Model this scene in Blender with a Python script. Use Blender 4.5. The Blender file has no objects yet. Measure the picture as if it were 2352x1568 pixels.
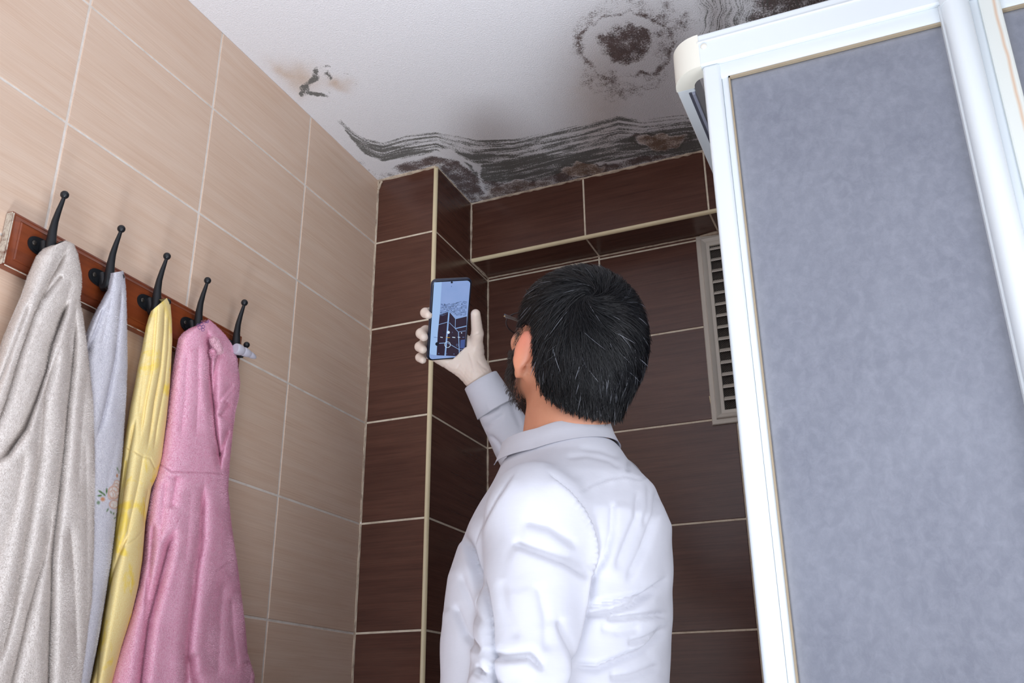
import bpy, bmesh, math, random
import numpy as np
from mathutils import Vector, Matrix
random.seed(7); rng = np.random.default_rng(7)
SC = bpy.context.scene
COL = SC.collection
# ------------------------------------------------------------------ camera, world, lights, exposure
CAM = np.array([1.2234, -1.9442, 1.0446]); YAW, PITCH, ROLL, FPX = .4026, .3875, -.0076, 2199.4
fwd = np.array([-math.sin(YAW)*math.cos(PITCH), math.cos(YAW)*math.cos(PITCH), math.sin(PITCH)])
_r = np.array([math.cos(YAW), math.sin(YAW), 0]); _u = np.cross(_r, fwd)
rgt = _r*math.cos(ROLL) + _u*math.sin(ROLL); upv = -_r*math.sin(ROLL) + _u*math.cos(ROLL)
cd = bpy.data.cameras.new('camera'); co = bpy.data.objects.new('camera', cd); COL.objects.link(co)
co.matrix_world = Matrix(((rgt[0], upv[0], -fwd[0], CAM[0]), (rgt[1], upv[1], -fwd[1], CAM[1]), (rgt[2], upv[2], -fwd[2], CAM[2]), (0, 0, 0, 1)))
cd.sensor_width = 36; cd.lens = FPX/2352*36; cd.clip_start = .02; SC.camera = co
W = bpy.data.worlds.new('world'); SC.world = W; W.use_nodes = True
W.node_tree.nodes['Background'].inputs[0].default_value = (.80, .88, 1, 1); W.node_tree.nodes['Background'].inputs[1].default_value = 1.45
def area(name, loc, to, sx, sy, power, col):
    l = bpy.data.lights.new(name, 'AREA'); l.shape = 'RECTANGLE'; l.size = sx; l.size_y = sy; l.energy = power; l.color = col
    o = bpy.data.objects.new(name, l); COL.objects.link(o); o.location = loc
    o.rotation_euler = (Vector(to)-Vector(loc)).to_track_quat('-Z', 'Y').to_euler(); return o
area('doorway_daylight', (1.35, -3.0, 1.25), (.4, -.6, 1.7), 1.2, 1.6, 7, (.88, .93, 1))
area('side_fill_light', (1.90, -1.32, 1.35), (.0, -.95, 1.75), 1.0, 1.1, 22, (.91, .94, 1))  # added fill by the right wall, not a window; softens robes, spares the shirt
lb = area('low_softbox', (.80, -1.55, .15), (.68, -1.10, 2.4), .34, .34, 7.0, (.84, .91, 1)); lb.data.spread = math.radians(84)
SC.view_settings.view_transform = 'Standard'; SC.view_settings.look = 'None'; SC.view_settings.gamma = 1
SC.view_settings.use_curve_mapping = False; SC.view_settings.exposure = 0.0

# ------------------------------------------------------------------ helpers
def ray(x, y): return fwd + rgt*(x-1176)/FPX - upv*(y-784)/FPX
def onplane(x, y, ax, v):
    d = ray(x, y); return CAM + d*(v-CAM[ax])/d[ax]
def dep(x, y, D): return CAM + ray(x, y)*D
def proj(P):
    d = np.asarray(P)-CAM; w = d@fwd
    return 1176+FPX*(d@rgt)/w, 784-FPX*(d@upv)/w, w
def s2l(c): return tuple((v/12.92 if v <= .04045 else ((v+.055)/1.055)**2.4) for v in [k/255 for k in c])
def sstep(a, b, x):
    t = np.clip((x-a)/(b-a), 0, 1); return t*t*(3-2*t)

def polydist(px, py, pts):
    """signed distance (left of travel negative) and parameter along a polyline"""
    pts = np.array(pts, float); best = np.full(px.shape, 1e9); sg = np.zeros(px.shape); par = np.zeros(px.shape)
    L = np.concatenate([[0], np.cumsum(np.hypot(*(pts[1:]-pts[:-1]).T))])
    for i in range(len(pts)-1):
        a, b_ = pts[i], pts[i+1]; d = b_-a; l2 = d@d; t_ = np.clip(((px-a[0])*d[0]+(py-a[1])*d[1])/l2, 0, 1)
        qx, qy = px-a[0]-t_*d[0], py-a[1]-t_*d[1]; r = np.hypot(qx, qy); m = r < best
        best = np.where(m, r, best); sg = np.where(m, np.sign(d[0]*qy-d[1]*qx), sg); par = np.where(m, (L[i]+t_*math.sqrt(l2))/L[-1], par)
    return best*np.where(sg == 0, 1, sg), par

class NT:
    def __init__(s, name):
        s.m = bpy.data.materials.new(name); s.m.use_nodes = True; s.t = s.m.node_tree
        s.b = s.t.nodes['Principled BSDF']; s.out = s.t.nodes['Material Output']
    def n(s, typ, **kw):
        x = s.t.nodes.new(typ)
        for k, v in kw.items():
            if k.startswith('i_'):
                key = k[2:]; key = int(key) if key.isdigit() else key.replace('_', ' ')
                if isinstance(v, bpy.types.NodeSocket): s.t.links.new(v, x.inputs[key])
                else: x.inputs[key].default_value = v
            else: setattr(x, k, v)
        return x
    def set(s, **kw):
        for k, v in kw.items():
            k = k.replace('_', ' ')
            if isinstance(v, bpy.types.NodeSocket): s.t.links.new(v, s.b.inputs[k])
            else: s.b.inputs[k].default_value = v
        return s
    def math(s, op, a, b=0.0, clamp=False):
        x = s.n('ShaderNodeMath', operation=op, use_clamp=clamp)
        for i, v in enumerate((a, b)):
            if isinstance(v, bpy.types.NodeSocket): s.t.links.new(v, x.inputs[i])
            else: x.inputs[i].default_value = v
        return x.outputs[0]
    def mix(s, f, a, b, blend='MIX'):
        x = s.n('ShaderNodeMix', data_type='RGBA', blend_type=blend)
        for i, v in ((0, f), (6, a), (7, b)):
            if isinstance(v, bpy.types.NodeSocket): s.t.links.new(v, x.inputs[i])
            else: x.inputs[i].default_value = v if i == 0 else (*v[:3], 1)
        return x.outputs[2]
    def noise(s, vec, scale, detail=2, rough=.5, dist=0):
        x = s.n('ShaderNodeTexNoise', i_Scale=scale, i_Detail=detail, i_Roughness=rough, i_Distortion=dist)
        if vec is not None: s.t.links.new(vec, x.inputs['Vector'])
        return x.outputs[0]
    def mapping(s, vec, scale=(1, 1, 1), loc=(0, 0, 0), rot=(0, 0, 0)):
        x = s.n('ShaderNodeMapping', i_Scale=scale, i_Location=loc, i_Rotation=rot); s.t.links.new(vec, x.inputs['Vector']); return x.outputs[0]
    def bump(s, h, strength, dist=.001):
        x = s.n('ShaderNodeBump', i_Strength=strength, i_Distance=dist); s.t.links.new(h, x.inputs['Height']); s.t.links.new(x.outputs[0], s.b.inputs['Normal'])
    def attr(s, name): return s.n('ShaderNodeAttribute', attribute_name=name)
    def uv(s): return s.n('ShaderNodeUVMap').outputs[0]
    def obj(s): return s.n('ShaderNodeTexCoord').outputs['Object']
def plain(name, rgb, rough=.5, bump=0, bscale=200, var=0, **kw):
    t = NT(name); c = s2l(rgb); t.set(Base_Color=(*c, 1), Roughness=rough, **kw)
    if var:
        n = t.noise(t.obj(), 14, 4, .6); t.set(Base_Color=t.mix(t.math('MULTIPLY', n, var*1.6), c, tuple(v*.55 for v in c)))
    if bump: t.bump(t.noise(t.obj(), bscale, 3), bump)
    return t.m

def tag(o, label=None, cat=None, group=None, kind=None):
    for k, v in (('label', label), ('category', cat), ('group', group), ('kind', kind)):
        if v: o[k] = v
    return o
def empty(name, loc, parent=None):
    o = bpy.data.objects.new(name, None); COL.objects.link(o); o.location = loc; o.empty_display_size = .05
    if parent: o.parent = parent
    return o
def worldloc(o):
    v = Vector(o.location)
    while o.parent: o = o.parent; v += Vector(o.location)
    return v
def link(name, me, mats, parent=None, smooth=True):
    """link a mesh given in world coordinates; parents carry translation only"""
    for m in (mats if isinstance(mats, (list, tuple)) else [mats]): me.materials.append(m)
    if parent is not None: me.transform(Matrix.Translation(-worldloc(parent)))
    else:
        n = len(me.vertices); co_ = np.empty(n*3, 'f'); me.vertices.foreach_get('co', co_); co_ = co_.reshape(-1, 3)
        c = Vector([float(v) for v in (co_.min(0)+co_.max(0))/2]); me.transform(Matrix.Translation(-c))
    o = bpy.data.objects.new(name, me); COL.objects.link(o)
    if parent is not None: o.parent = parent
    else: o.location = c
    if smooth: me.polygons.foreach_set('use_smooth', [True]*len(me.polygons))
    me.update(); return o
def npmesh(V, F, matidx=None):
    """fast mesh from arrays; F is (n,4) or (n,3) or a list of arrays"""
    Fs = F if isinstance(F, list) else [F]
    Fs = [np.asarray(f, dtype=np.int32) for f in Fs if len(f)]
    me = bpy.data.meshes.new('m'); V = np.asarray(V, dtype='f'); me.vertices.add(len(V)); me.vertices.foreach_set('co', V.ravel())
    li = np.concatenate([f.ravel() for f in Fs]); tot = np.concatenate([np.full(len(f), f.shape[1]) for f in Fs])
    me.loops.add(len(li)); me.loops.foreach_set('vertex_index', li.astype(np.int32))
    me.polygons.add(len(tot)); st = np.concatenate([[0], np.cumsum(tot)[:-1]])
    me.polygons.foreach_set('loop_start', st.astype(np.int32)); me.polygons.foreach_set('loop_total', tot.astype(np.int32))
    if matidx is not None: me.polygons.foreach_set('material_index', np.asarray(matidx, dtype=np.int32))
    me.update(calc_edges=True); return me
class MB:
    """collects shapes into one mesh"""
    def __init__(s): s.bm = bmesh.new(); s.uvl = None
    def poly(s, pts, mi=0):
        f = s.bm.faces.new([s.bm.verts.new(tuple(float(c) for c in p)) for p in pts]); f.material_index = mi; return f
    def box(s, c, size, bevel=0, axes=None, mi=0, seg=2):
        r = bmesh.ops.create_cube(s.bm, size=1)['verts']
        A = np.eye(3) if axes is None else np.array(axes)
        for v in r:
            p = np.array(v.co)*np.array(size); v.co = tuple(np.array(c)+p[0]*A[0]+p[1]*A[1]+p[2]*A[2])
        fs = set(f for v in r for f in v.link_faces)
        for f in fs: f.material_index = mi
        if bevel:
            es = list(set(e for v in r for e in v.link_edges)); bmesh.ops.bevel(s.bm, geom=es, offset=bevel, segments=seg, profile=.5, affect='EDGES', material=mi)
    def tube(s, pts, rad, n=10, mi=0, cap=True, ell=None):
        pts = [np.array(p, float) for p in pts]; rad = rad if hasattr(rad, '__len__') else [rad]*len(pts)
        prev = None; rings = []
        for i, p in enumerate(pts):
            t = pts[min(i+1, len(pts)-1)]-pts[max(i-1, 0)]; t /= np.linalg.norm(t)+1e-12
            if prev is None:
                a = np.array([0, 0, 1.]) if abs(t[2]) < .9 else np.array([1., 0, 0]); u = np.cross(a, t)
            else: u = prev-t*(prev@t)
            u /= np.linalg.norm(u); prev = u; w = np.cross(t, u); k = ell[i] if ell is not None else 1
            rings.append([s.bm.verts.new(tuple(p+rad[i]*(math.cos(q)*u*k+math.sin(q)*w))) for q in [2*math.pi*j/n for j in range(n)]])
        for a, b in zip(rings, rings[1:]):
            for j in range(n): s.bm.faces.new((a[j], a[(j+1) % n], b[(j+1) % n], b[j])).material_index = mi
        if cap:
            s.bm.faces.new(rings[0][::-1]).material_index = mi; s.bm.faces.new(rings[-1]).material_index = mi
    def sphere(s, c, r, mi=0, sc=(1, 1, 1), n=14):
        v = bmesh.ops.create_uvsphere(s.bm, u_segments=n, v_segments=max(6, n*2//3), radius=1)['verts']
        for q in v: q.co = tuple(np.array(c)+np.array(q.co)*r*np.array(sc))
        for f in set(f for q in v for f in q.link_faces): f.material_index = mi
    def prism(s, outline, depthvec, mi=0):
        a = [s.bm.verts.new(tuple(float(k) for k in p)) for p in outline]; b = [s.bm.verts.new(tuple(np.array(p)+np.array(depthvec))) for p in outline]
        n = len(a); s.bm.faces.new(a[::-1]).material_index = mi; s.bm.faces.new(b).material_index = mi
        for i in range(n): s.bm.faces.new((a[i], a[(i+1) % n], b[(i+1) % n], b[i])).material_index = mi
    def build(s, name, mats, parent=None, smooth=False, angle=None):
        bmesh.ops.recalc_face_normals(s.bm, faces=s.bm.faces)
        me = bpy.data.meshes.new(name); s.bm.to_mesh(me); s.bm.free()
        o = link(name, me, mats, parent, smooth)
        if smooth or angle:
            me.polygons.foreach_set('use_smooth', [True]*len(me.polygons)); me.set_sharp_from_angle(angle=math.radians(angle or 40))
        return o

# ------------------------------------------------------------------ materials of the room
def tile_mat(name, c1, c2, c3, rough, spec, gloss_bump):
    t = NT(name); uv = t.uv()
    fine = t.noise(t.mapping(uv, (4, 420, 1)), 1, 3, .7)
    mid = t.noise(t.mapping(uv, (5, 60, 1)), 1, 4, .6)
    big = t.noise(t.mapping(uv, (3.2, 9, 1)), 1, 3, .55)
    c = t.mix(t.math('MULTIPLY_ADD', fine, 2.4) if False else t.math('SUBTRACT', t.math('MULTIPLY', fine, 2.6), .8, True), s2l(c1), s2l(c2))
    c = t.mix(t.math('MULTIPLY', t.math('SUBTRACT', t.math('MULTIPLY', mid, 3), 1.0, True), .5), c, s2l(c3))
    c = t.mix(t.math('MULTIPLY', t.math('SUBTRACT', t.math('MULTIPLY', big, 3), 1.1, True), .32), c, s2l(c2))
    t.set(Base_Color=c, Roughness=rough, Specular_IOR_Level=spec)
    t.bump(t.noise(t.mapping(uv, (9, 500, 1)), 1, 2), gloss_bump, .0004); return t.m
M_beige = tile_mat('beige_tile', (227, 200, 178), (209, 177, 153), (230, 209, 191), .36, .45, .25)
M_brown = tile_mat('brown_tile', (98, 60, 48), (70, 41, 33), (114, 77, 62), .26, .55, .2)
def grout_mat(name, a, b):
    t = NT(name); n = t.noise(t.obj(), 30, 5, .7); t.set(Base_Color=t.mix(t.math('SUBTRACT', t.math('MULTIPLY', n, 3), 1.3, True), s2l(a), s2l(b)), Roughness=.85)
    t.bump(t.noise(t.obj(), 500, 2), .3); return t.m
M_groutL = grout_mat('pale_grout', (234, 226, 218), (208, 196, 184))
M_groutB = grout_mat('cream_grout', (236, 223, 202), (196, 176, 152))
M_trim = plain('cream_plastic_trim', (242, 224, 184), .32, var=.25)
M_caulk = grout_mat('caulk', (214, 196, 174), (120, 92, 78))
M_plain = plain('plain_wall', (205, 200, 194), .8)
M_floor = plain('floor_tile', (150, 130, 118), .4, var=.4)

# ------------------------------------------------------------------ tiled walls (real tiles standing proud of the grout)
H = 2.45; Z0 = 2.2556; ROWS = [Z0-.25*j for j in range(-1, 10)]; G = .0044; TW = .3325
class Wall:
    def __init__(s): s.V = []; s.F = []; s.M = []; s.UV = []; s.k = 0
    def quad(s, p, mi, uv):
        s.V += p; s.F.append([s.k, s.k+1, s.k+2, s.k+3]); s.k += 4; s.M.append(mi); s.UV += uv
    def panel(s, O, U, Vv, us, vs, mt, mg, vert_grain=False):
        O, U, Vv = map(np.array, (O, U, Vv)); N = np.cross(U, Vv); us = sorted(us); vs = sorted(vs)
        P = lambda u, v, d: O+U*u+Vv*v+N*d
        s.quad([P(us[0], vs[0], -.0012), P(us[-1], vs[0], -.0012), P(us[-1], vs[-1], -.0012), P(us[0], vs[-1], -.0012)], mg, [(0, 0)]*4)
        for a, b in zip(us, us[1:]):
            for c, d in zip(vs, vs[1:]):
                g = G/2; e = .0012; ro, rp = random.random()*9, random.random()*9
                u0, u1, v0, v1 = a+g, b-g, c+g, d-g
                if u1-u0 < .004 or v1-v0 < .004: continue
                uvf = lambda u, v: (u+ro, v+rp)
                i = [(u0+e, v0+e), (u1-e, v0+e), (u1-e, v1-e), (u0+e, v1-e)]; o = [(u0, v0), (u1, v0), (u1, v1), (u0, v1)]
                s.quad([P(*q, 0) for q in i], mt, [uvf(*q) for q in i])
                for k in range(4):
                    j = (k+1) % 4
                    s.quad([P(*o[k], -.0013), P(*o[j], -.0013), P(*i[j], 0), P(*i[k], 0)], mt, [uvf(*o[k]), uvf(*o[j]), uvf(*i[j]), uvf(*i[k])])
    def build(s, name, mats):
        me = npmesh(np.array(s.V), np.array(s.F), s.M); l = me.uv_layers.new(name='UVMap'); l.data.foreach_set('uv', np.array(s.UV, dtype='f').ravel())
        o = link(name, me, mats, None, smooth=False); o['kind'] = 'structure'; return o
vis = [z for z in ROWS if 0 < z < H]+[H+.003, 0.0]
XP, YB, YN, ZB = .1800, .2154, .3315, Z0+.0094
w = Wall(); cols = [-.323-TW*k for k in range(0, 9)]
w.panel((0, 0, 0), (0, 1, 0), (0, 0, 1), [.0001]+cols, vis, 0, 1)
w.build('wall_left', [M_beige, M_groutL])
w = Wall()
w.panel((0, 0, 0), (1, 0, 0), (0, 0, 1), [0.001, XP-.003], vis, 0, 1)                       # boxed pilaster, front
w.panel((XP, 0, 0), (0, 1, 0), (0, 0, 1), [.003, YN], [z for z in vis if z < H-.001 or True], 0, 1)   # its side
w.panel((0, YB, 0), (1, 0, 0), (0, 0, 1), [XP, .5185, .5185+TW, .5185+2*TW, .5185+3*TW, 1.95], [ZB+.004, H+.003], 0, 1)   # beam front
w.panel((0, 0, ZB), (1, 0, 0), (0, -1, 0), [XP, .5185, .5185+TW, .5185+2*TW, .5185+3*TW, 1.95], [-YN, -YB-.004], 0, 1)     # beam underside
w.panel((0, YN, 0), (1, 0, 0), (0, 0, 1), [XP, .5179, .5179+TW, .5179+2*TW, .5179+3*TW, 1.95], [z for z in vis if z < ZB-.02 or abs(z-Z0) < .001]+[ZB], 0, 1)
w.build('wall_back', [M_brown, M_groutB])
w = Wall(); w.panel((1.95, YN, 0), (0, -1, 0), (0, 0, 1), [0, TW, 2*TW, 3*TW, 4*TW, 5*TW, 6*TW, 7*TW, 8*TW, 9*TW], vis, 0, 1); w.build('wall_right', [M_brown, M_groutB])
b = MB(); b.box((.975, -1.45, -.02), (2.1, 3.7, .04)); o = b.build('floor', M_floor); o['kind'] = 'structure'

# trims on the two outer corners: quarter-round plastic profiles
def trim(name, p0, p1, a, b_, r=.0062):
    p0, p1, a, b_ = map(np.array, (p0, p1, a, b_)); out = []
    for q in np.linspace(0, math.pi/2, 7): out.append(p0-a*r-b_*r+(a*math.cos(q)+b_*math.sin(q))*(r+.0016))
    out = [p0-a*r*1.3-b_*r*1.3, p0-b_*r*1.3+a*.0002]+[p0-b_*r*.9+a*.0012]+out[0:]+[p0-a*r*.9+b_*.0012, p0-a*r*1.3+b_*.0002]
    m = MB(); m.prism(out, p1-p0); o = m.build(name, M_trim, angle=50); o['kind'] = 'structure'; return o
trim('trim_1', (XP, 0, .0), (XP, 0, H), (1, 0, 0), (0, -1, 0))
trim('trim_2', (XP+.001, YB, ZB), (1.95, YB, ZB), (0, 0, -1), (0, -1, 0))
# caulk beads in the inner corners and along the ceiling
def bead(b, p0, p1, r=.003, n=60, wob=.5):
    p0, p1 = np.array(p0), np.array(p1); L = np.linalg.norm(p1-p0); n = max(4, int(L/.012))
    rr = [r*(1+wob*(random.random()-.5)*1.4) for _ in range(n)]
    b.tube([p0+(p1-p0)*i/(n-1)+np.array([random.uniform(-1, 1) for _ in range(3)])*r*.18 for i in range(n)], rr, 8)
b = MB()
bead(b, (0, .0, H), (XP, .0, H), .0045); bead(b, (XP, 0, H), (XP, YB, H), .002); bead(b, (XP, YB, H), (1.9, YB, H), .0042)
bead(b, (0.0, 0, 0.3), (0.0, 0, H), .0026, wob=.8); bead(b, (XP, YB, ZB), (XP, YB, H), .0034)
bead(b, (XP, YN, .3), (XP, YN, ZB), .0034); bead(b, (XP, YB, ZB), (XP, YN, ZB), .004); bead(b, (XP, YN, ZB), (1.9, YN, ZB), .0022)
bead(b, (0.012, -.002, H-.006), (0.002, -.002, H-.03), .004)
o = b.build('trim_3', M_caulk, smooth=True); o['kind'] = 'structure'

# ------------------------------------------------------------------ ceiling with plaster texture and mould
def sum_max(L):
    return np.maximum.reduce([a*np.exp(-(np.abs(d)/w_)**3) for d, w_, a in L])
def ceiling():
    xs = np.concatenate([np.arange(0, 1.62, .0045), np.arange(1.62, 2.02, .05)]); ys = np.concatenate([np.arange(-3.25, -1.0, .08), np.arange(-1.0, .222, .0045), [.25, .36]])
    X, Y = np.meshgrid(xs, ys, indexing='ij'); nx, ny = X.shape
    P = np.stack([X.ravel(), Y.ravel(), np.full(X.size, H)], 1); px, py, dw = proj(P)
    ok = dw > .2; px = np.where(ok, px, -9999); py = np.where(ok, py, -9999)
    kx = [770, 785, 810, 840, 880, 930, 1000, 1050, 1100, 1180, 1250, 1330, 1420, 1480, 1560, 1700]
    itp = lambda ky: np.interp(px, kx, ky)
    top = itp([268, 276, 300, 318, 326, 311, 303, 312, 322, 320, 304, 286, 263, 274, 264, 255])
    dtop = itp([272, 282, 308, 325, 330, 333, 344, 346, 350, 352, 347, 338, 320, 300, 290, 285])
    dbot = itp([274, 290, 325, 356, 371, 364, 350, 354, 412, 426, 410, 384, 368, 358, 356, 340])
    btop = itp([400, 400, 398, 396, 386, 370, 354, 366, 404, 422, 404, 380, 372, 352, 352, 340])
    wall = np.interp(px, [600, 868, 1005, 1081, 1640, 1900], [162, 412, 383, 467, 343, 290])
    v = (py-top)/np.maximum(wall-top, 20); u = px/300
    inb = (px > 772)*sstep(1720, 1500, px*0+px)
    soft = 3+4*sstep(800, 900, px)
    streak = sstep(top-3, top+2, py)*(1-sstep(dtop+4, dtop+14, py))*.47
    streak *= sstep(768, 790, px)*(1-.22*sstep(1425, 1470, px))
    dark = sstep(dtop-3, dtop+7, py)*(1-sstep(dbot-5, dbot+5, py))
    gap = np.exp(-((py-(372-.16*(px-1150)))/5)**2)*sstep(1240, 1290, px)*(1-sstep(1380, 1430, px))
    gray = np.maximum(streak, dark*.74-gap*.5)*(px > 770)
    below = (py > dbot)*(py < btop)
    gray = np.where(below, .2*sstep(1060, 1150, px), gray)
    brown = sstep(btop-3, btop+9, py)*(.75-.25*sstep(wall-9, wall, py))*sstep(880, 930, px)
    brown = np.maximum(brown, .34*sstep(wall-22, wall-4, py)*sstep(700, 900, px))
    qx, qy = px, py; px = px+6*np.sin(py/19+px/47)+4*np.sin(px/11+py/31)+2.5*np.sin(py/6.3+1); py = py+5*np.sin(px/23+1)+3*np.sin(px/9-py/14)+2*np.sin(px/5.1)
    ell = lambda cx, cy, a, b_, t=0: np.sqrt((((px-cx)*math.cos(t)+(py-cy)*math.sin(t))/a)**2+((-(px-cx)*math.sin(t)+(py-cy)*math.cos(t))/b_)**2)
    k1 = ell(1518, 324, 66, 19, -.05); k2 = ell(1335, 392, 58, 16, -.1); k3 = ell(1180, 436, 90, 16, -.22)
    tan = np.zeros_like(px)
    for k, s_ in ((k1, .9), (k2, .9), (k3, .4)):
        m = 1-sstep(.75, 1.1, k); gray = gray*(1-m); brown = np.maximum(brown*(1-m), m*.62); tan = np.maximum(tan, m*s_)
        brown = np.maximum(brown, .9*np.exp(-((k-1.05)/.13)**2)*(s_ > .5))
    # pale crescent around the step of the wall
    d2 = np.interp(px, [1000, 1060, 1100, 1125], [352, 362, 385, 440]); cres = np.exp(-((py-d2)/7)**2)*sstep(990, 1030, px)*(1-sstep(1118, 1130, px)); gray *= 1-cres; brown *= 1-.85*cres
    # the knot-like stain above
    k = ell(1437, 103, 66, 50, .12); brown = np.maximum(brown, (1-sstep(.7, 1.15, k))*.74)
    ring = np.exp(-((ell(1437, 105, 108, 74)-1)/.055)**2)*.37+np.exp(-((ell(1430, 110, 100, 108)-1.0)/.25)**2)*.30
    brown = np.maximum(brown, ring*(py < 230)); brown = np.maximum(brown, .40*np.exp(-(ell(1540, 60, 60, 75))**2)); brown = np.maximum(brown, .37*np.exp(-(ell(1400, 185, 70, 40))**2))
    m = sstep(1560, 1640, px)*(1-sstep(110, 160, py)); gray = np.maximum(gray, m*.37); brown = np.maximum(brown, sstep(1690, 1760, px)*(1-sstep(60, 110, py))*.72)
    # small stain by the left wall
    blob = lambda cx, cy, a, b_, t=0: np.exp(-ell(cx, cy, a, b_, t)**3)
    k = np.maximum.reduce([blob(706, 206, 19, 13, .5), blob(721, 180, 8, 25, .35), blob(751, 180, 11, 17, .75)*.72, blob(730, 221, 27, 6, .08), blob(760, 212, 8, 6)*.5, blob(742, 160, 14, 4, -.3)*.55])
    gray = np.maximum(gray, k*.85)
    gray = np.maximum(gray, .42*np.exp(-((ell(780, 192, 40, 30)-1)/.06)**2)*(px > 790))
    och = .9*np.exp(-(ell(780, 190, 26, 14))**2)+.8*np.exp(-(ell(690, 180, 45, 30, .6))**2)+.5*np.exp(-(ell(645, 160, 30, 16, .6))**2)+.35*np.exp(-(ell(1370, 240, 60, 120))**2)
    och = np.maximum(och, tan*.9); z = P[:, 0]*0
    F = (np.arange(nx-1)[:, None]*ny+np.arange(ny-1)[None]).ravel(); F = np.stack([F, F+1, F+ny+1, F+ny], 1)
    me = npmesh(P, F)
    a = me.attributes.new('mould', 'FLOAT_COLOR', 'POINT'); a.data.foreach_set('color', np.stack([gray, brown, och, z+1], 1).astype('f').ravel())
    # flow: u along the wall, v across the streaks (vertical streaks far right)
    fl = np.where(px > 1600, sstep(100, 180, py), 1.0)
    fv = v*fl+(px/90)*(1-fl); fu = u*fl+(py/300)*(1-fl); iso = (qy < 245)&(qx < 1600); fu = np.where(iso, qx/35, fu); fv = np.where(iso, qy/300, fv)
    a = me.attributes.new('flow', 'FLOAT_COLOR', 'POINT'); a.data.foreach_set('color', np.stack([fu, fv, z, z+1], 1).astype('f').ravel())
    t = NT('ceiling_plaster'); at = t.attr('mould'); sep = t.n('ShaderNodeSeparateColor'); t.t.links.new(at.outputs['Color'], sep.inputs[0])
    fw = t.attr('flow').outputs['Vector']; oc = t.obj()
    st = t.noise(t.mapping(fw, (2.2, 19, 1)), 1, 5, .68, .35); grain = t.noise(oc, 260, 4, .75); blotch = t.noise(oc, 28, 5, .65)
    def mask(src, a1, a2, a3, soft):
        lim = t.math('MULTIPLY', src, 3.2, True)
        nz = t.math('ADD', t.math('ADD', t.math('MULTIPLY', t.math('SUBTRACT', st, .5), a1), t.math('MULTIPLY', t.math('SUBTRACT', grain, .5), a2)), t.math('MULTIPLY', t.math('SUBTRACT', blotch, .5), a3))
        val = t.math('ADD', src, t.math('MULTIPLY', nz, lim))
        return t.math('ADD', t.math('MULTIPLY', t.math('SUBTRACT', val, .5), soft), .5, True)
    mg = mask(sep.outputs[0], 2.3, 1.6, .6, 3.2); mb = mask(sep.outputs[1], .6, 2.0, 1.8, 2.2)
    base = s2l((246, 246, 250)); c = t.mix(t.math('MULTIPLY', sep.outputs[2], t.math('ADD', .35, t.math('MULTIPLY', blotch, .6))), base, s2l((205, 168, 128)))
    brc = t.mix(t.math('MULTIPLY', sep.outputs[2], 1.0, True), s2l((92, 70, 66)), s2l((138, 112, 94)))
    brc = t.mix(t.math('SUBTRACT', t.math('MULTIPLY', t.noise(oc, 60, 4, .7), 4), 2.0, True), brc, s2l((58, 46, 44)))
    c = t.mix(t.math('MULTIPLY', mb, .92), c, brc)
    grc = t.mix(grain, s2l((132, 132, 128)), s2l((84, 86, 84))); c = t.mix(t.math('MULTIPLY', mg, .95), c, grc)
    t.set(Base_Color=c, Roughness=.55, Specular_IOR_Level=.35)
    vor = t.noise(oc, 330, 2, .5, .6); t.bump(vor, .9, .0018)
    o = link('ceiling', me, t.m, None, smooth=False); o['kind'] = 'structure'
    me.flip_normals()
ceiling()
b = MB(); b.box((.97, -1.4, H+.03), (2.1, 3.8, .05)); b.box((.97, YN+.06, 1.2), (2.1, .1, 2.5)); o = b.build('wall_shell', M_plain); o['kind'] = 'structure'; o.name = 'wall_outer'

# ------------------------------------------------------------------ shower enclosure
M_alu = plain('white_lacquered_profile', (224, 231, 236), .3, Specular_IOR_Level=.5)
M_seal = plain('aged_seal', (176, 160, 136), .6, var=.4)
M_cap = plain('ivory_plastic', (236, 234, 222), .35)
t = NT('frosted_acrylic'); oc = t.obj()
n1 = t.noise(oc, 7, 3, .5); n2 = t.noise(t.mapping(oc, (70, 70, 55)), 1, 5, .7, .4)
c = t.mix(n1, s2l((132, 136, 150)), s2l((156, 160, 173)))
c = t.mix(t.math('SUBTRACT', t.math('MULTIPLY', n2, .9), .36, True), c, s2l((192, 195, 208)))
ed = t.attr('edge').outputs['Fac']; c = t.mix(t.math('MULTIPLY', ed, .7), c, s2l((205, 208, 216)))
t.set(Base_Color=c, Roughness=.42, Transmission_Weight=.30, IOR=1.2, Specular_IOR_Level=.3); t.bump(t.noise(oc, 110, 4, .7), .35, .002)
M_glass = t.m
t = NT('rust_run_profile'); oc = t.obj()
sp = t.n('ShaderNodeSeparateXYZ'); t.t.links.new(oc, sp.inputs[0]); wv = t.noise(t.mapping(oc, (6, 6, 6)), 1, 3)
xx = t.math('ADD', sp.outputs[0], t.math('MULTIPLY', t.math('SUBTRACT', wv, .5), .012)); d = t.math('ABSOLUTE', t.math('SUBTRACT', xx, .040))
k = t.math('SUBTRACT', 1.0, t.math('DIVIDE', d, .0035), True); t.set(Base_Color=t.mix(t.math('MULTIPLY', k, .6), s2l((222, 226, 222)), s2l((206, 150, 92))), Roughness=.4); M_rust = t.m
YS = -.65
sh = tag(empty('shower_enclosure', (1.4, -.2, 0)), 'white framed corner shower enclosure with frosted grey panels against the brown wall', 'shower enclosure')
HZ0, HZ1 = 2.047, 2.1085
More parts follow.
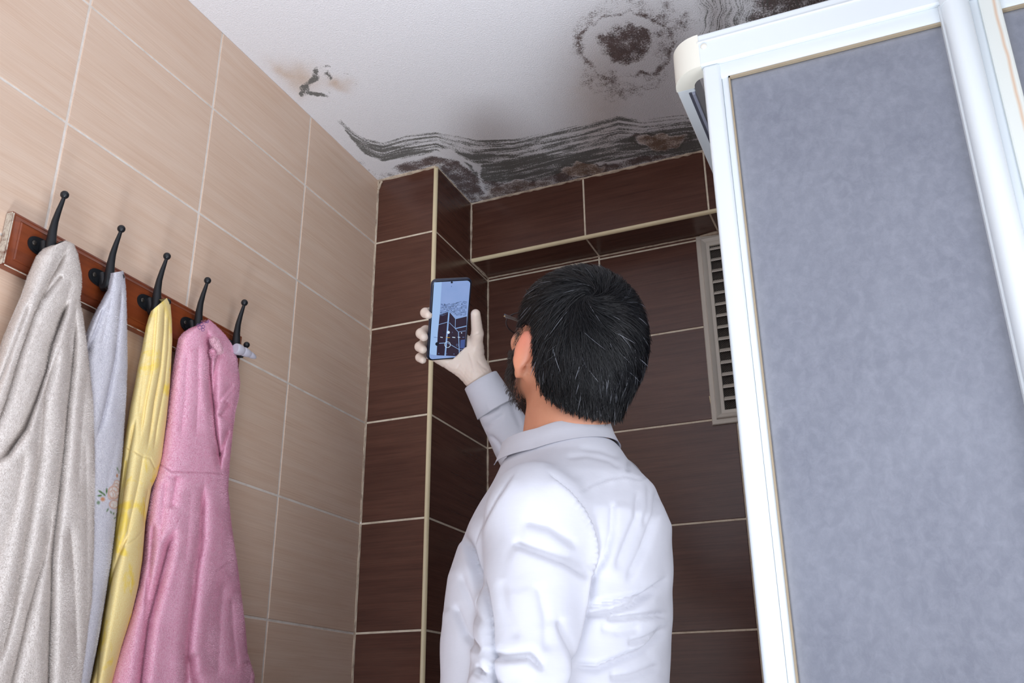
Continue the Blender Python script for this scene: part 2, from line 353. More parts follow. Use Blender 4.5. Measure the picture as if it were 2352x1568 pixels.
# header along the front, box section with a small lip
b = MB(); b.box((1.445, YS+.015, (HZ0+HZ1)/2), (.875, .03, HZ1-HZ0), .003); b.box((1.445, YS+.004, HZ1-.016), (.875, .012, .003), .001)
b.build('header_rail', M_alu, sh)
b = MB(); b.box((.972, (-.597+YN)/2, (HZ0+HZ1)/2), (.030, YN+.597, HZ1-HZ0), .0025)
b.build('side_rail', M_alu, sh)
b = MB(); b.box((.9835, (-.59+YN)/2, HZ0-.003), (.0055, YN+.585, .006), .001); b.build('guide_track', plain('grey_guide', (150, 154, 172), .3), sh)
b = MB(); b.box((.9775, (-.59+YN)/2, HZ0-.0012), (.0045, YN+.585, .0025)); b.build('guide_groove', plain('dark_guide', (84, 86, 98), .3), sh)
# rounded corner piece
b = MB(); R0, R1 = .0525, .0215; cx, cy = .957+R0, YS+R0
ring = []
for q in np.linspace(math.pi, 1.5*math.pi, 15): ring.append((math.cos(q), math.sin(q)))
o1 = [(cx+R0*a, cy+R0*c_, HZ0-.001) for a, c_ in ring]; i1 = [(cx+R1*a, cy+R1*c_, HZ0-.001) for a, c_ in ring]
for k in range(14):
    pts = [o1[k], o1[k+1], i1[k+1], i1[k]]; lift = (0, 0, HZ1-HZ0+.002)
    top = [tuple(np.array(p)+lift) for p in pts]
    b.poly(pts); b.poly(top[::-1]); b.poly([pts[0], top[0], top[1], pts[1]]); b.poly([pts[2], top[2], top[3], pts[3]])
b.poly([o1[0], i1[0], tuple(np.array(i1[0])+lift), tuple(np.array(o1[0])+lift)]); b.poly([o1[-1], tuple(np.array(o1[-1])+lift), tuple(np.array(i1[-1])+lift), i1[-1]])
bmesh.ops.remove_doubles(b.bm, verts=b.bm.verts, dist=1e-5)
b.build('corner_piece', M_cap, sh, angle=50)
b = MB(); b.sphere((1.018, YS-.001, HZ1-.026), .0055, sc=(1, .5, 1)); b.build('cap_screw', M_cap, sh, smooth=True)
def door(name, x0, x1, y, z0, z1, rust=False):
    d = empty(name, ((x0+x1)/2, y, z0)); d.parent = sh; d.location = Vector(((x0+x1)/2, y, z0))-worldloc(sh)
    b = MB(); b.box((x0+.0145, y, (z0+z1)/2), (.029, .026, z1-z0), .006, seg=4); b.box((x0+.0345, y+.002, (z0+z1)/2), (.011, .017, z1-z0), .002)
    b.box((x1-.013, y, (z0+z1)/2), (.026, .026, z1-z0), .004)
    b.box(((x0+x1)/2, y+.001, z1-.0145), (x1-x0-.01, .02, .029), .003); b.box(((x0+x1)/2, y+.001, z0+.016), (x1-x0-.01, .02, .032), .003)
    b.build('frame', M_alu, d, angle=40)
    gx0, gx1, gz0, gz1 = x0+.040, x1-.02, z0+.03, z1-.029
    b = MB()
    b.box((gx0+.0012, y-.006, (gz0+gz1)/2), (.0024, .006, gz1-gz0)); b.box(((gx0+gx1)/2, y-.006, gz1-.0016), (gx1-gx0, .006, .0032)); b.build('seal', M_seal, d)
    xs = np.linspace(gx0, gx1, 60); zs = np.linspace(gz0, gz1, 200); X, Z = np.meshgrid(xs, zs, indexing='ij'); V = []
    for yy in (y-.002, y+.002): V.append(np.stack([X.ravel(), np.full(X.size, yy), Z.ravel()], 1))
    n = X.size; a = (np.arange(59)[:, None]*200+np.arange(199)[None]).ravel(); F1 = np.stack([a, a+200, a+201, a+1], 1); F2 = F1[:, ::-1]+n
    rim = []; loop = list(range(0, 60*200, 200))+[59*200+k for k in range(1, 200)]+[k*200+199 for k in range(58, -1, -1)]+[k for k in range(198, 0, -1)]
    for p, q in zip(loop, loop[1:]+loop[:1]): rim.append((q, p, p+n, q+n))
    me = npmesh(np.concatenate(V), [F1, F2, np.array(rim)])
    e = np.minimum(np.minimum(X-gx0, gx1-X), gz1-Z).ravel(); ev = np.exp(-e/.006); ev = np.concatenate([ev, ev])
    at = me.attributes.new('edge', 'FLOAT', 'POINT'); at.data.foreach_set('value', ev.astype('f'))
    link('frosted_pane', me, M_glass, d, smooth=False); return d
door('door', 1.0105, 1.392, YS+.016, .17, HZ0+.0005)
door('fixed_panel', 1.405, 1.868, YS+.022, .17, HZ0+.0005)
b = MB(); b.tube([(1.3885, YS-.001, .17), (1.3885, YS-.001, HZ0-.012)], .0190, 24); b.build('post', M_alu, sh, angle=50)
b = MB(); b.tube([(1.3885, YS-.001, HZ0-.012), (1.3885, YS-.001, HZ1+.004)], .0197, 24); b.build('post_cap', M_alu, sh, angle=50)
b = MB(); b.box((1.434, YS+.010, 1.1085), (.028, .012, 1.877), .003); b.build('rust_streaked_stile', M_rust, sh)
b = MB(); b.box((1.452, (YS+YN)/2, .09), (.99, YN-YS-.002, .16), .02); b.build('shower_tray', plain('white_acrylic', (230, 232, 234), .3), sh)
b = MB(); b.box((1.908, YS+.02, 1.14), (.08, .05, 1.94), .004); b.build('wall_profile', M_alu, sh)

# ------------------------------------------------------------------ ventilation grille set in the brown wall
M_pvc = plain('aged_white_plastic', (214, 206, 194), .42, var=.12)
gr = tag(empty('vent_grille', (.87, YN, 1.74)), 'tall off-white plastic louvred ventilation grille on the brown tiled wall', 'vent')
x0, x1, z0, z1 = .790, .952, 1.7405, 2.2635; yf = YN-.004
def rectframe(b, x0, x1, z0, z1, prof):
    """mitred frame; prof is a list of (inset, y)"""
    rs = []
    for ins, y in prof: rs.append([b.bm.verts.new(p) for p in ((x0+ins, y, z0+ins), (x1-ins, y, z0+ins), (x1-ins, y, z1-ins), (x0+ins, y, z1-ins))])
    for a, c_ in zip(rs, rs[1:]):
        for k in range(4): b.bm.faces.new((a[k], a[(k+1) % 4], c_[(k+1) % 4], c_[k]))
b = MB(); rectframe(b, x0, x1, z0, z1, [(0, YN), (0, yf), (.002, yf-.002), (.012, yf-.003), (.0135, yf-.009), (.0155, yf-.0105), (.022, yf-.0075), (.026, yf-.0035), (.034, yf-.003), (.035, yf-.001), (.035, YN)])
b.build('frame', M_pvc, gr, angle=30)
b = MB(); nn = 40
for k in range(200):
    zc = z0+.03+(z1-z0-.06)*k/199
    pass
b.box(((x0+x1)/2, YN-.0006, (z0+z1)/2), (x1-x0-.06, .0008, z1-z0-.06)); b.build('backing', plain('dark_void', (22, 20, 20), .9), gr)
b = MB()
def wires(b, sgn):
    xa, xb, za, zb = x0+.036, x0+.14, z0+.036, z1-.036; st = .0052
    c0 = -int((xb-xa)/st)-2
    for k in range(c0, int((zb-za)/st)+30):
        # z = za + k*st + sgn*(x-xa)*1.0
        pts = []
        for x in np.linspace(xa, xb, 60):
            z = za+k*st+(sgn*(x-xa) if sgn > 0 else (xb-x))*1.0
            if za <= z <= zb: pts.append((x, z))
        if len(pts) > 1:
            (xa_, za_), (xb_, zb_) = pts[0], pts[-1]; b.tube([(xa_, YN-.0018, za_), (xb_, YN-.0018, zb_)], .00042, 4, cap=False)
wires(b, 1); wires(b, -1); b.build('insect_mesh', plain('mesh_grey', (120, 112, 104), .5), gr)
pitch = (z1-z0-.07)/14.2
for k in range(14):
    zc = z1-.035-pitch*(k+.14); b = MB(); y0 = YN-.0026
    # angled louvre: slopes down and outward, with a rounded lip
    b.prism([(x0+.036, y0, zc), (x0+.036, y0, zc-.0016), (x0+.036, yf-.006, zc-.0105), (x0+.036, yf-.0088, zc-.0125), (x0+.036, yf-.0094, zc-.0105), (x0+.036, yf-.0075, zc-.0076)], (x1-x0-.072, 0, 0))
    b.build('slat', M_pvc, gr, angle=40)
b = MB(); b.tube([(x0+.012, YN-.006, ZB-.003), (x0+.05, YN-.009, ZB-.004), (x0+.1, YN-.012, ZB-.005), (x0+.155, YN-.01, ZB-.004)], [.002, .005, .007, .005], 8); b.build('caulk_bead', M_caulk, gr, smooth=True)
b = MB(); b.tube([(x0-.001, YN-.003, z0+.076), (x0+.000, YN-.004, z0+.066), (x0+.002, YN-.003, z0+.044)], .0012, 6); b.build('caulk_drip', M_trim, gr, smooth=True)

# ------------------------------------------------------------------ coat rack
t = NT('varnished_wood'); oc = t.obj(); g = t.noise(t.mapping(oc, (30, 5, 160)), 1, 4, .6, .4); g2 = t.noise(t.mapping(oc, (10, 3, 26)), 1, 3)
c = t.mix(g, s2l((150, 74, 36)), s2l((112, 50, 24))); c = t.mix(t.math('SUBTRACT', t.math('MULTIPLY', g2, 2.4), .9, True), c, s2l((92, 40, 22)))
scr = t.math('SUBTRACT', t.math('MULTIPLY', t.noise(t.mapping(oc, (20, 40, 140)), 1, 5, .75), 9), 6.1, True)
t.set(Base_Color=t.mix(scr, c, s2l((190, 158, 140))), Roughness=.3, Coat_Weight=.3, Coat_Roughness=.2); M_wood = t.m
t = NT('chipped_edge'); n = t.noise(t.mapping(t.obj(), (60, 60, 60)), 1, 4, .7); t.set(Base_Color=t.mix(t.math('SUBTRACT', t.math('MULTIPLY', n, 5), 2.3, True), s2l((206, 196, 180)), s2l((110, 58, 36))), Roughness=.7); M_chip = t.m
M_iron = plain('black_cast_iron', (34, 36, 40), .38, bump=.25, bscale=160, Metallic=.3)
M_screw = plain('screw_steel', (70, 66, 62), .4, Metallic=.7)
rk = tag(empty('coat_rack', (.01, -.78, 1.70)), 'brown wooden wall coat rack with five black iron hooks on the beige tiles', 'coat rack')
b = MB(); ya, yb_, za, zb = -1.060, -.505, 1.7015, 1.7935
def yzframe(b, prof, mi=0):
    rs = []
    for ins, x in prof: rs.append([b.bm.verts.new(p) for p in ((x, ya+ins, za+ins), (x, yb_-ins, za+ins), (x, yb_-ins, zb-ins), (x, ya+ins, zb-ins))])
    for a, c_ in zip(rs, rs[1:]):
        for k in range(4): b.bm.faces.new((a[k], a[(k+1) % 4], c_[(k+1) % 4], c_[k])).material_index = mi
    return rs
rs = yzframe(b, [(0, .0008), (0, .013), (.001, .0145), (.004, .0155), (.0052, .0148), (.006, .0150), (.0125, .0185), (.0135, .0180), (.0142, .0186), (.0152, .0200)])
b.bm.faces.new(rs[-1]); b.bm.faces.new(rs[0][::-1])
b.build('board', M_wood, rk, angle=25)
b = MB(); b.box((.0078, ya-.0004, (za+zb)/2), (.0125, .0012, zb-za-.003), .0004); b.box((.0150, ya+.0012, (za+zb)/2), (.0012, .0022, zb-za-.006), .0004); b.box((.0148, (ya+yb_)/2, za+.0012), (.0016, yb_-ya-.006, .0018), .0004)
b.build('worn_edge', M_chip, rk)
for hy in (-1.004, -.882, -.771, -.661, -.550):
    h = empty('hook', (0, 0, 0)); h.parent = rk; h.location = Vector((.02, hy, 1.755))-worldloc(rk)
    b = MB(); pl = []
    for q in np.linspace(0, 2*math.pi, 33)[:-1]: pl.append((.0196, hy+.0265*math.cos(q), 1.7545+.0165*math.sin(q)*(1+.12*math.cos(2*q))))
    b.prism(pl, (.0028, 0, 0)); pl2 = [(.0222, hy+(p[1]-hy)*.8, 1.7545+(p[2]-1.7545)*.78) for p in pl]; b.prism(pl2, (.0016, 0, 0))
    # upper arm, oval section tapering to a ball
    P = [(.023, 1.7625), (.0285, 1.7475), (.0330, 1.7375), (.0385, 1.7365), (.0400, 1.7480), (.0385, 1.763), (.0375, 1.780), (.0385, 1.798), (.0420, 1.816), (.0455, 1.829), (.0478, 1.838)]
    b.tube([(x, hy, z) for x, z in P], [.0075, .0085, .0085, .0085, .0085, .0078, .0066, .0054, .0044, .0036, .0030], 14, ell=[1.05]*4+[1]*7)
    b.sphere((.0485, hy, 1.8442), .0068)
    P = [(.036, 1.742), (.046, 1.731), (.056, 1.7290), (.0625, 1.7365), (.0645, 1.746)]
    b.tube([(x, hy, z) for x, z in P], [.0075, .0058, .0046, .0038, .0032], 12); b.sphere((.0650, hy, 1.7505), .0062)
    o = b.build('bracket', M_iron, h, angle=60)
    for s_ in (-1, 1):
        b = MB(); b.sphere((.0242, hy+s_*.0172, 1.7545), .0042, sc=(.5, 1, 1)); b.box((.0264, hy+s_*.0172, 1.7545), (.0006, .0011, .0055)); b.build('screw', M_screw, h, angle=40)

# ------------------------------------------------------------------ robes and towels hanging from the hooks
def terry(name, c1, c2, extra=None, fuzz=True, rough=.95):
    t = NT(name); oc = t.obj(); n = t.noise(oc, 520, 3, .75); n2 = t.noise(oc, 9, 4, .6)
    c = t.mix(t.math('SUBTRACT', t.math('MULTIPLY', n, 4.5), 1.75, True), s2l(c1), s2l(c2))
    c = t.mix(t.math('MULTIPLY', t.math('SUBTRACT', t.math('MULTIPLY', n2, 3), 1.2, True), .35), c, s2l(c2))
    if extra: c = extra(t, c)
    t.set(Base_Color=c, Roughness=rough, Specular_IOR_Level=.03, Sheen_Weight=0)
    t.bump(t.noise(oc, 600 if fuzz else 1200, 3, .7), .8 if fuzz else .12, .0018); return t.m
def fold_field(px, py, folds, cusp=False):
    f = np.zeros(px.shape)
    for pts, amp, wd, step in folds:
        d, p = polydist(px, py, pts); end = sstep(0, .12, p+.02)*sstep(1.02, .85, p) if amp > 0 else sstep(-.01, .1, p)*sstep(1.01, .9, p)
        ed = np.where((p <= 0) | (p >= 1), np.exp(-np.abs(d)/(wd*2)), 1)
        f += end*ed*(-abs(amp)*(np.exp(-np.sqrt((d/(wd*1.25))**2+.02)) if cusp else np.exp(-(d/wd)**2))+abs(amp)*.10*np.exp(-((np.abs(d)-3.2*wd)/(2.2*wd))**2))
        if step: f += end*step*np.tanh(d/(wd*.45))*np.exp(-np.abs(d)/(wd*3.2))
    return f
def sheet(name, mats, parent, left, right, xb, T, folds, nc=150, nr=420, ybot=1700, endz=.62, fuzz=0, flen=.003, pw=2.6, back=.55, color=None, matfn=None, undul=.0, seams=()):
    """a hanging cloth body: image outline lifted to its own distance from the wall, closed toward the wall, hanging on down to endz"""
    L = np.array(left, float); R = np.array(right, float); y0 = min(L[0, 1], R[0, 1])
    tt = np.linspace(0, 1, nr)**1.0; yl = L[0, 1]+(ybot-L[0, 1])*tt; yr = R[0, 1]+(ybot-R[0, 1])*tt
    xl = np.interp(yl, L[:, 1], L[:, 0]); xr = np.interp(yr, R[:, 1], R[:, 0])
    s = np.linspace(0, 1, nc); px = xl[:, None]*(1-s)+xr[:, None]*s; py = yl[:, None]*(1-s)+yr[:, None]*s
    ym = py[:, nc//2][:, None]+0*px
    prof = np.where(s < .5, (1-np.abs(1-2*s)**pw)**(1/pw), back+(1-back)*(1-np.abs(2*s-1)**pw)**(1/pw))[None]
    X = np.interp(ym, *zip(*xb))+np.interp(ym, *zip(*T))*prof
    f = fold_field(px, py, folds, True)
    if undul:
        f += undul*(np.sin(px/31+py/190)*.5+np.sin(px/17.3-py/260+1)*.3+np.sin(py/41+px/60)*.25)*sstep(0, .2, prof)
    for pts, a in seams:
        d, p = polydist(px, py, pts); f += np.where((p > 0) & (p < 1), a*(-np.exp(-(d/2.2)**2)+.6*np.exp(-((d-5)/4)**2)), 0)
    X = np.maximum(X+f*sstep(0, .35, prof), .006)
    d = ray(px[..., None], py[..., None]); P = CAM+d*((X-CAM[0])/d[..., 0])[..., None]
    X = np.where(P[..., 2] > 1.694, np.maximum(X, .0235), X); P = CAM+d*((X-CAM[0])/d[..., 0])[..., None]
    # rows that go on below the frame
    last = P[-1]; nd = 14; dz = (last[:, 2].mean()-endz)/nd; ext = [last+np.array([0, 0, -dz*(k+1)]) for k in range(nd)]; P = np.concatenate([P, ext])
    # close toward the wall on both sides
    def back_cols(col, n, xend):
        out = []
        for k in range(1, n+1): q = col.copy(); q[:, 0] = col[:, 0]+(np.minimum(xend, col[:, 0])-col[:, 0])*k/n; out.append(q)
        return out
    def ray_cols(col, n, xend):
        out = []
        for k in range(1, n+1):
            d = col-CAM; tx = (np.minimum(xend, col[:, 0])-CAM[0])/d[:, 0]; kk = 1+(tx-1)*k/n*.92; q = CAM+d*kk[:, None]; q[:, 2] = col[:, 2]+(q[:, 2]-col[:, 2])*.0+0; out.append(q)
        return out
    lf = ray_cols(P[:, 0], 3, .004)[::-1]; rt = back_cols(P[:, -1], 5, .004)
    G_ = np.stack(lf+[P[:, j] for j in range(nc)]+rt, 1); nr2, nc2 = G_.shape[:2]
    if y0 < 1400:   # keep clear of the board behind
        zz = G_[..., 2]; G_[..., 0] = np.where(zz > 1.698, np.maximum(G_[..., 0], .0225), G_[..., 0])
    V = G_.reshape(-1, 3); a = (np.arange(nr2-1)[:, None]*nc2+np.arange(nc2-1)[None]).ravel(); F = np.stack([a, a+nc2, a+nc2+1, a+1], 1)
    # back face
    bk = np.stack([np.arange(nr2-1)*nc2, np.arange(nr2-1)*nc2+nc2-1, np.arange(1, nr2)*nc2+nc2-1, np.arange(1, nr2)*nc2], 1)
    Fs = [F, bk]; ta = []
    if fuzz:
        g = G_; e1 = g[1:, :-1]-g[:-1, :-1]; e2 = g[:-1, 1:]-g[:-1, :-1]; N = np.cross(e1, e2); A = np.linalg.norm(N, axis=2); N = N/(A[..., None]+1e-12)
        lim = nr-1; w_ = A[:lim].ravel(); w_ = w_/w_.sum(); idx = rng.choice(len(w_), fuzz, p=w_); ii, jj = idx//(nc2-1), idx % (nc2-1)
        r1, r2 = rng.random((2, fuzz)); base = g[ii, jj]+e1[ii, jj]*r1[:, None]+e2[ii, jj]*r2[:, None]; nn = N[ii, jj]
        if nn[:, 0].mean() < 0: nn = -nn
        # pile leans in slowly varying directions
        ang = np.sin(base[:, 1]*60+base[:, 2]*23)*1.2+np.sin(base[:, 2]*47-base[:, 1]*31)*1.0-1.2+rng.normal(0, .7, fuzz)
        dn = np.array([0, 0, 1.]); t1 = dn-nn*(nn@dn)[:, None]; t1 /= np.linalg.norm(t1, axis=1)[:, None]+1e-9; t2 = np.cross(nn, t1)
        lean = t1*np.sin(ang)[:, None]+t2*np.cos(ang)[:, None]; ln = flen*(.6+.8*rng.random(fuzz)); sw = rng.random(fuzz)*6.28
        side = np.cross(nn, lean)*np.cos(sw*.25)[:, None]*flen*.20
        tip = base+nn*(ln*.80)[:, None]+lean*(ln*.60)[:, None]; b0 = base-nn*.0004
        k0 = len(V); V = np.concatenate([V, np.stack([b0-side, b0+side, tip], 1).reshape(-1, 3)]); Fs.append((k0+np.arange(fuzz*3)).reshape(-1, 3))
    nf = [len(f_) for f_ in Fs]; mi = None
    me = npmesh(V, Fs)
    if color is not None:
        qx, qy, _ = proj(V); cv = color(qx, qy); at = me.attributes.new('tint', 'FLOAT_COLOR', 'POINT'); at.data.foreach_set('color', np.concatenate([cv, np.ones((len(cv), 1))], 1).astype('f').ravel())
    o = link(name, me, mats, parent, smooth=True); me.validate(); return o

# beige robe on the first hook
M_terryA = terry('cream_terry', (244, 236, 231), (218, 209, 203))
rb = tag(empty('bathrobe', (.05, -.98, 1.74)), 'cream terry bathrobe in heavy folds on the leftmost hook, nearest the camera', 'bathrobe', 'robes and towels on the coat rack')
Lb = [(118, 566), (100, 573), (84, 590), (66, 632), (50, 680), (34, 717), (10, 772), (-14, 850), (-50, 960), (-80, 1100), (-105, 1300), (-125, 1700)]
Rb = [(150, 553), (168, 560), (178, 583), (186, 626), (187, 656), (183, 690), (192, 740), (199, 790), (205, 850), (213, 920), (217, 1060), (216, 1250), (211, 1380), (196, 1500), (186, 1568), (170, 1700)]
foldsA = [([(158, 560), (128, 618), (112, 645), (76, 724), (45, 810), (15, 915), (-20, 1010)], .011, 6, .004),
    ([(143, 632), (118, 662), (97, 688)], .006, 4, 0), ([(166, 640), (150, 700), (133, 760)], .003, 7, 0),
    ([(160, 690), (140, 745), (122, 795), (110, 848), (88, 915), (62, 985), (20, 1045), (-20, 1070)], .012, 7, -.012),
    ([(176, 690), (170, 800), (163, 880), (157, 930), (149, 1028), (132, 1177), (121, 1283), (117, 1411), (112, 1568), (110, 1700)], .016, 7, -.003),
    ([(140, 800), (118, 850), (102, 905), (85, 1070), (64, 1198), (47, 1305), (26, 1411), (4, 1497), (-20, 1560)], .011, 7, .003),
    ([(122, 1150), (112, 1230), (100, 1290), (64, 1411), (34, 1540), (10, 1640)], .012, 8, -.003),
    ([(160, 1200), (168, 1305), (175, 1454), (177, 1568)], .008, 9, 0), ([(196, 1000), (200, 1200), (198, 1500)], .004, 9, 0),
    ([(60, 1030), (40, 1150), (0, 1290), (-40, 1400)], .006, 12, 0), ([(200, 850), (186, 1000), (178, 1130)], .005, 9, 0),
    ([(70, 690), (35, 780), (0, 870), (-30, 940)], .005, 5, .0015)]
foldsA = [(p_, a_*1.6, w_, st_*1.2) for p_, a_, w_, st_ in foldsA]
sheet('robe_body', M_terryA, rb, Lb, Rb, [(560, .036), (800, .03), (1700, .02)], [(555, .040), (620, .042), (760, .055), (1000, .078), (1700, .095)], foldsA, fuzz=210000, flen=.0021, undul=.0006)
# pale grey towelling robe on the second hook
def floral(t, c):
    a = t.attr('tint'); s_ = t.n('ShaderNodeSeparateColor'); t.t.links.new(a.outputs['Color'], s_.inputs[0])
    c = t.mix(t.math('MULTIPLY', s_.outputs[0], 1, True), c, s2l((214, 152, 110))); c = t.mix(s_.outputs[1], c, s2l((96, 132, 76))); return t.mix(s_.outputs[2], c, s2l((244, 236, 228)))
M_terryB = terry('pale_grey_terry', (232, 230, 236), (208, 206, 216), extra=floral)
def flower_color(px, py):
    def e(cx, cy, a, b_, t_=0, k=2): return np.exp(-(((((px-cx)*math.cos(t_)+(py-cy)*math.sin(t_))/a)**2+((-(px-cx)*math.sin(t_)+(py-cy)*math.cos(t_))/b_)**2))**k)
    g = np.maximum.reduce([e(232, 1130, 8, 2.6, .6), e(229, 1138, 6, 2.4, -.1), e(239, 1135, 5, 2.2, .9), e(245, 1127, 2.2, 7, .1), e(226, 1154, 4.5, 4.5)*.8, e(247, 1171, 2, 5, .5)*.8, e(255, 1176, 2.5, 4, -.5)*.7, e(261, 1179, 1.6, 3, 0), e(264, 1189, 3.5, 1.6, -.9)*.8, e(270, 1077, 2, 5, -.3)*.7, e(273, 1083, 1.6, 4)*.5])
    def ringf(cx, cy, a, b_, w_=.16, t_=0):
        r = np.sqrt((((px-cx)*math.cos(t_)+(py-cy)*math.sin(t_))/a)**2+((-(px-cx)*math.sin(t_)+(py-cy)*math.cos(t_))/b_)**2); return np.exp(-((r-1)/w_)**2), r
    o = np.zeros_like(px); wh = np.zeros_like(px)
    for q in ((261, 1131, 12, 14), (266, 1120, 8, 10), (259, 1134, 7, 9), (264, 1138, 4, 6), (262, 1158, 10, 9), (268, 1110, 6, 7), (254, 1137, 6, 9), (257, 1160, 4, 5)):
        m, r = ringf(*q); o = np.maximum(o, m*.75); wh = np.maximum(wh, (r < 1)*.7)
    o = np.maximum(o, e(236, 1146, 5.5, 5, .3)*1.0); o = np.maximum(o, e(269, 1092, 2, 4.5)); o = np.maximum(o, e(236, 1145, 2, 2))
    return np.stack([o*(1-g), g, wh*(1-o)*(1-g)], 1)
rg = tag(empty('bathrobe', (.05, -.87, 1.74)), 'pale grey towelling robe with embroidered flowers, between the cream robe and yellow robe', 'bathrobe', 'robes and towels on the coat rack')
Lg = [(256, 627), (247, 668), (227, 704), (212, 734), (196, 772), (192, 840), (190, 950), (192, 1100), (190, 1300), (176, 1568), (160, 1700)]
Rg = [(282, 622), (286, 640), (289, 668), (291, 737), (292, 840), (290, 900), (282, 1020), (274, 1105), (265, 1196), (255, 1283), (238, 1390), (221, 1488), (205, 1568), (185, 1700)]
foldsB = [([(278, 655), (277, 690), (270, 760), (263, 826), (245, 915), (234, 964), (219, 1015)], .008, 4.5, .004), ([(238, 705), (222, 750), (205, 790), (196, 820)], .007, 6, .003),
          ([(285, 900), (272, 1000), (240, 1150)], .003, 10, 0), ([(262, 650), (250, 720), (232, 800)], .003, 7, 0)]
sheet('robe_body', M_terryB, rg, Lg, Rg, [(620, .045), (700, .034), (800, .024), (1700, .016)], [(620, .032), (680, .034), (760, .036), (1000, .05), (1700, .062)], foldsB, nc=170, nr=560, fuzz=100000, flen=.0017, color=flower_color, undul=.0008)
# yellow patterned robe on the third hook
def yellow(t, c):
    oc = t.obj(); n = t.noise(oc, 15, 4, .6, .8); m = t.math('MULTIPLY', t.math('SUBTRACT', n, .52), 9, True)
    c = t.mix(t.math('MULTIPLY', m, .8), c, s2l((248, 216, 84)))
    v = t.noise(t.mapping(oc, (60, 60, 26)), 1, 3, .6, 1.4); k = t.math('MULTIPLY', t.math('SUBTRACT', v, .58), 14, True)
    return t.mix(t.math('MULTIPLY', t.math('MULTIPLY', k, t.math('ADD', t.math('MULTIPLY', m, .8), .1)), .9), c, s2l((252, 240, 190)))
M_yellow = terry('yellow_velour', (248, 230, 170), (242, 216, 148), extra=yellow, fuzz=False, rough=.8)
ry = tag(empty('bathrobe', (.05, -.76, 1.74)), 'pale yellow patterned robe gathered narrowly on the middle hook beside the pink one', 'bathrobe', 'robes and towels on the coat rack')
Ly = [(347, 714), (342, 726), (335, 750), (326, 800), (317, 841), (308, 890), (299, 933), (284, 1024), (275, 1106), (265, 1189), (256, 1262), (243, 1377), (229, 1468), (215, 1537), (206, 1568), (180, 1700)]
Ry = [(383, 684), (391, 692), (395, 735), (396, 780), (393, 841), (390, 890), (383, 960), (372, 1050), (362, 1090), (348, 1120), (334, 1200), (327, 1285), (318, 1345), (302, 1413), (280, 1482), (262, 1550), (246, 1620), (235, 1700)]
foldsC = [([(378, 700), (376, 760), (369, 841), (362, 881), (354, 924), (345, 990), (337, 1033)], .009, 4, .003), ([(362, 690), (357, 760), (350, 850), (336, 920), (322, 1010)], .006, 5, -.003),
    ([(388, 720), (386, 800), (378, 880), (360, 980), (352, 1040)], .006, 3.5, .002), ([(348, 735), (340, 800), (328, 880), (318, 960)], .004, 5, 0),
    ([(312, 960), (298, 1033), (288, 1100), (279, 1170), (266, 1240), (262, 1300)], .010, 5, -.005), ([(330, 1040), (318, 1110), (300, 1190), (290, 1240)], .005, 5, 0),
    ([(296, 1225), (276, 1270), (256, 1331), (240, 1400), (232, 1460), (226, 1537), (214, 1640)], .012, 5, -.008), ([(290, 1050), (280, 1120), (270, 1190)], .004, 3, 0), ([(340, 1120), (330, 1180), (331, 1215)], .005, 3, .003)]
foldsC = [(p_, a_*.9, w_*1.0, st_*.7) for p_, a_, w_, st_ in foldsC]
sheet('robe_body', M_yellow, ry, Ly, Ry, [(684, .050), (780, .036), (1000, .022), (1700, .016)], [(684, .028), (740, .034), (820, .034), (1000, .045), (1300, .06), (1700, .055)], foldsC, nc=130, nr=560, pw=2.2, undul=.0008,
      seams=[([(282, 1024), (305, 1034), (326, 1047), (345, 1052), (358, 1078)], .0014), ([(332, 1213), (312, 1238), (284, 1256)], .0012)])
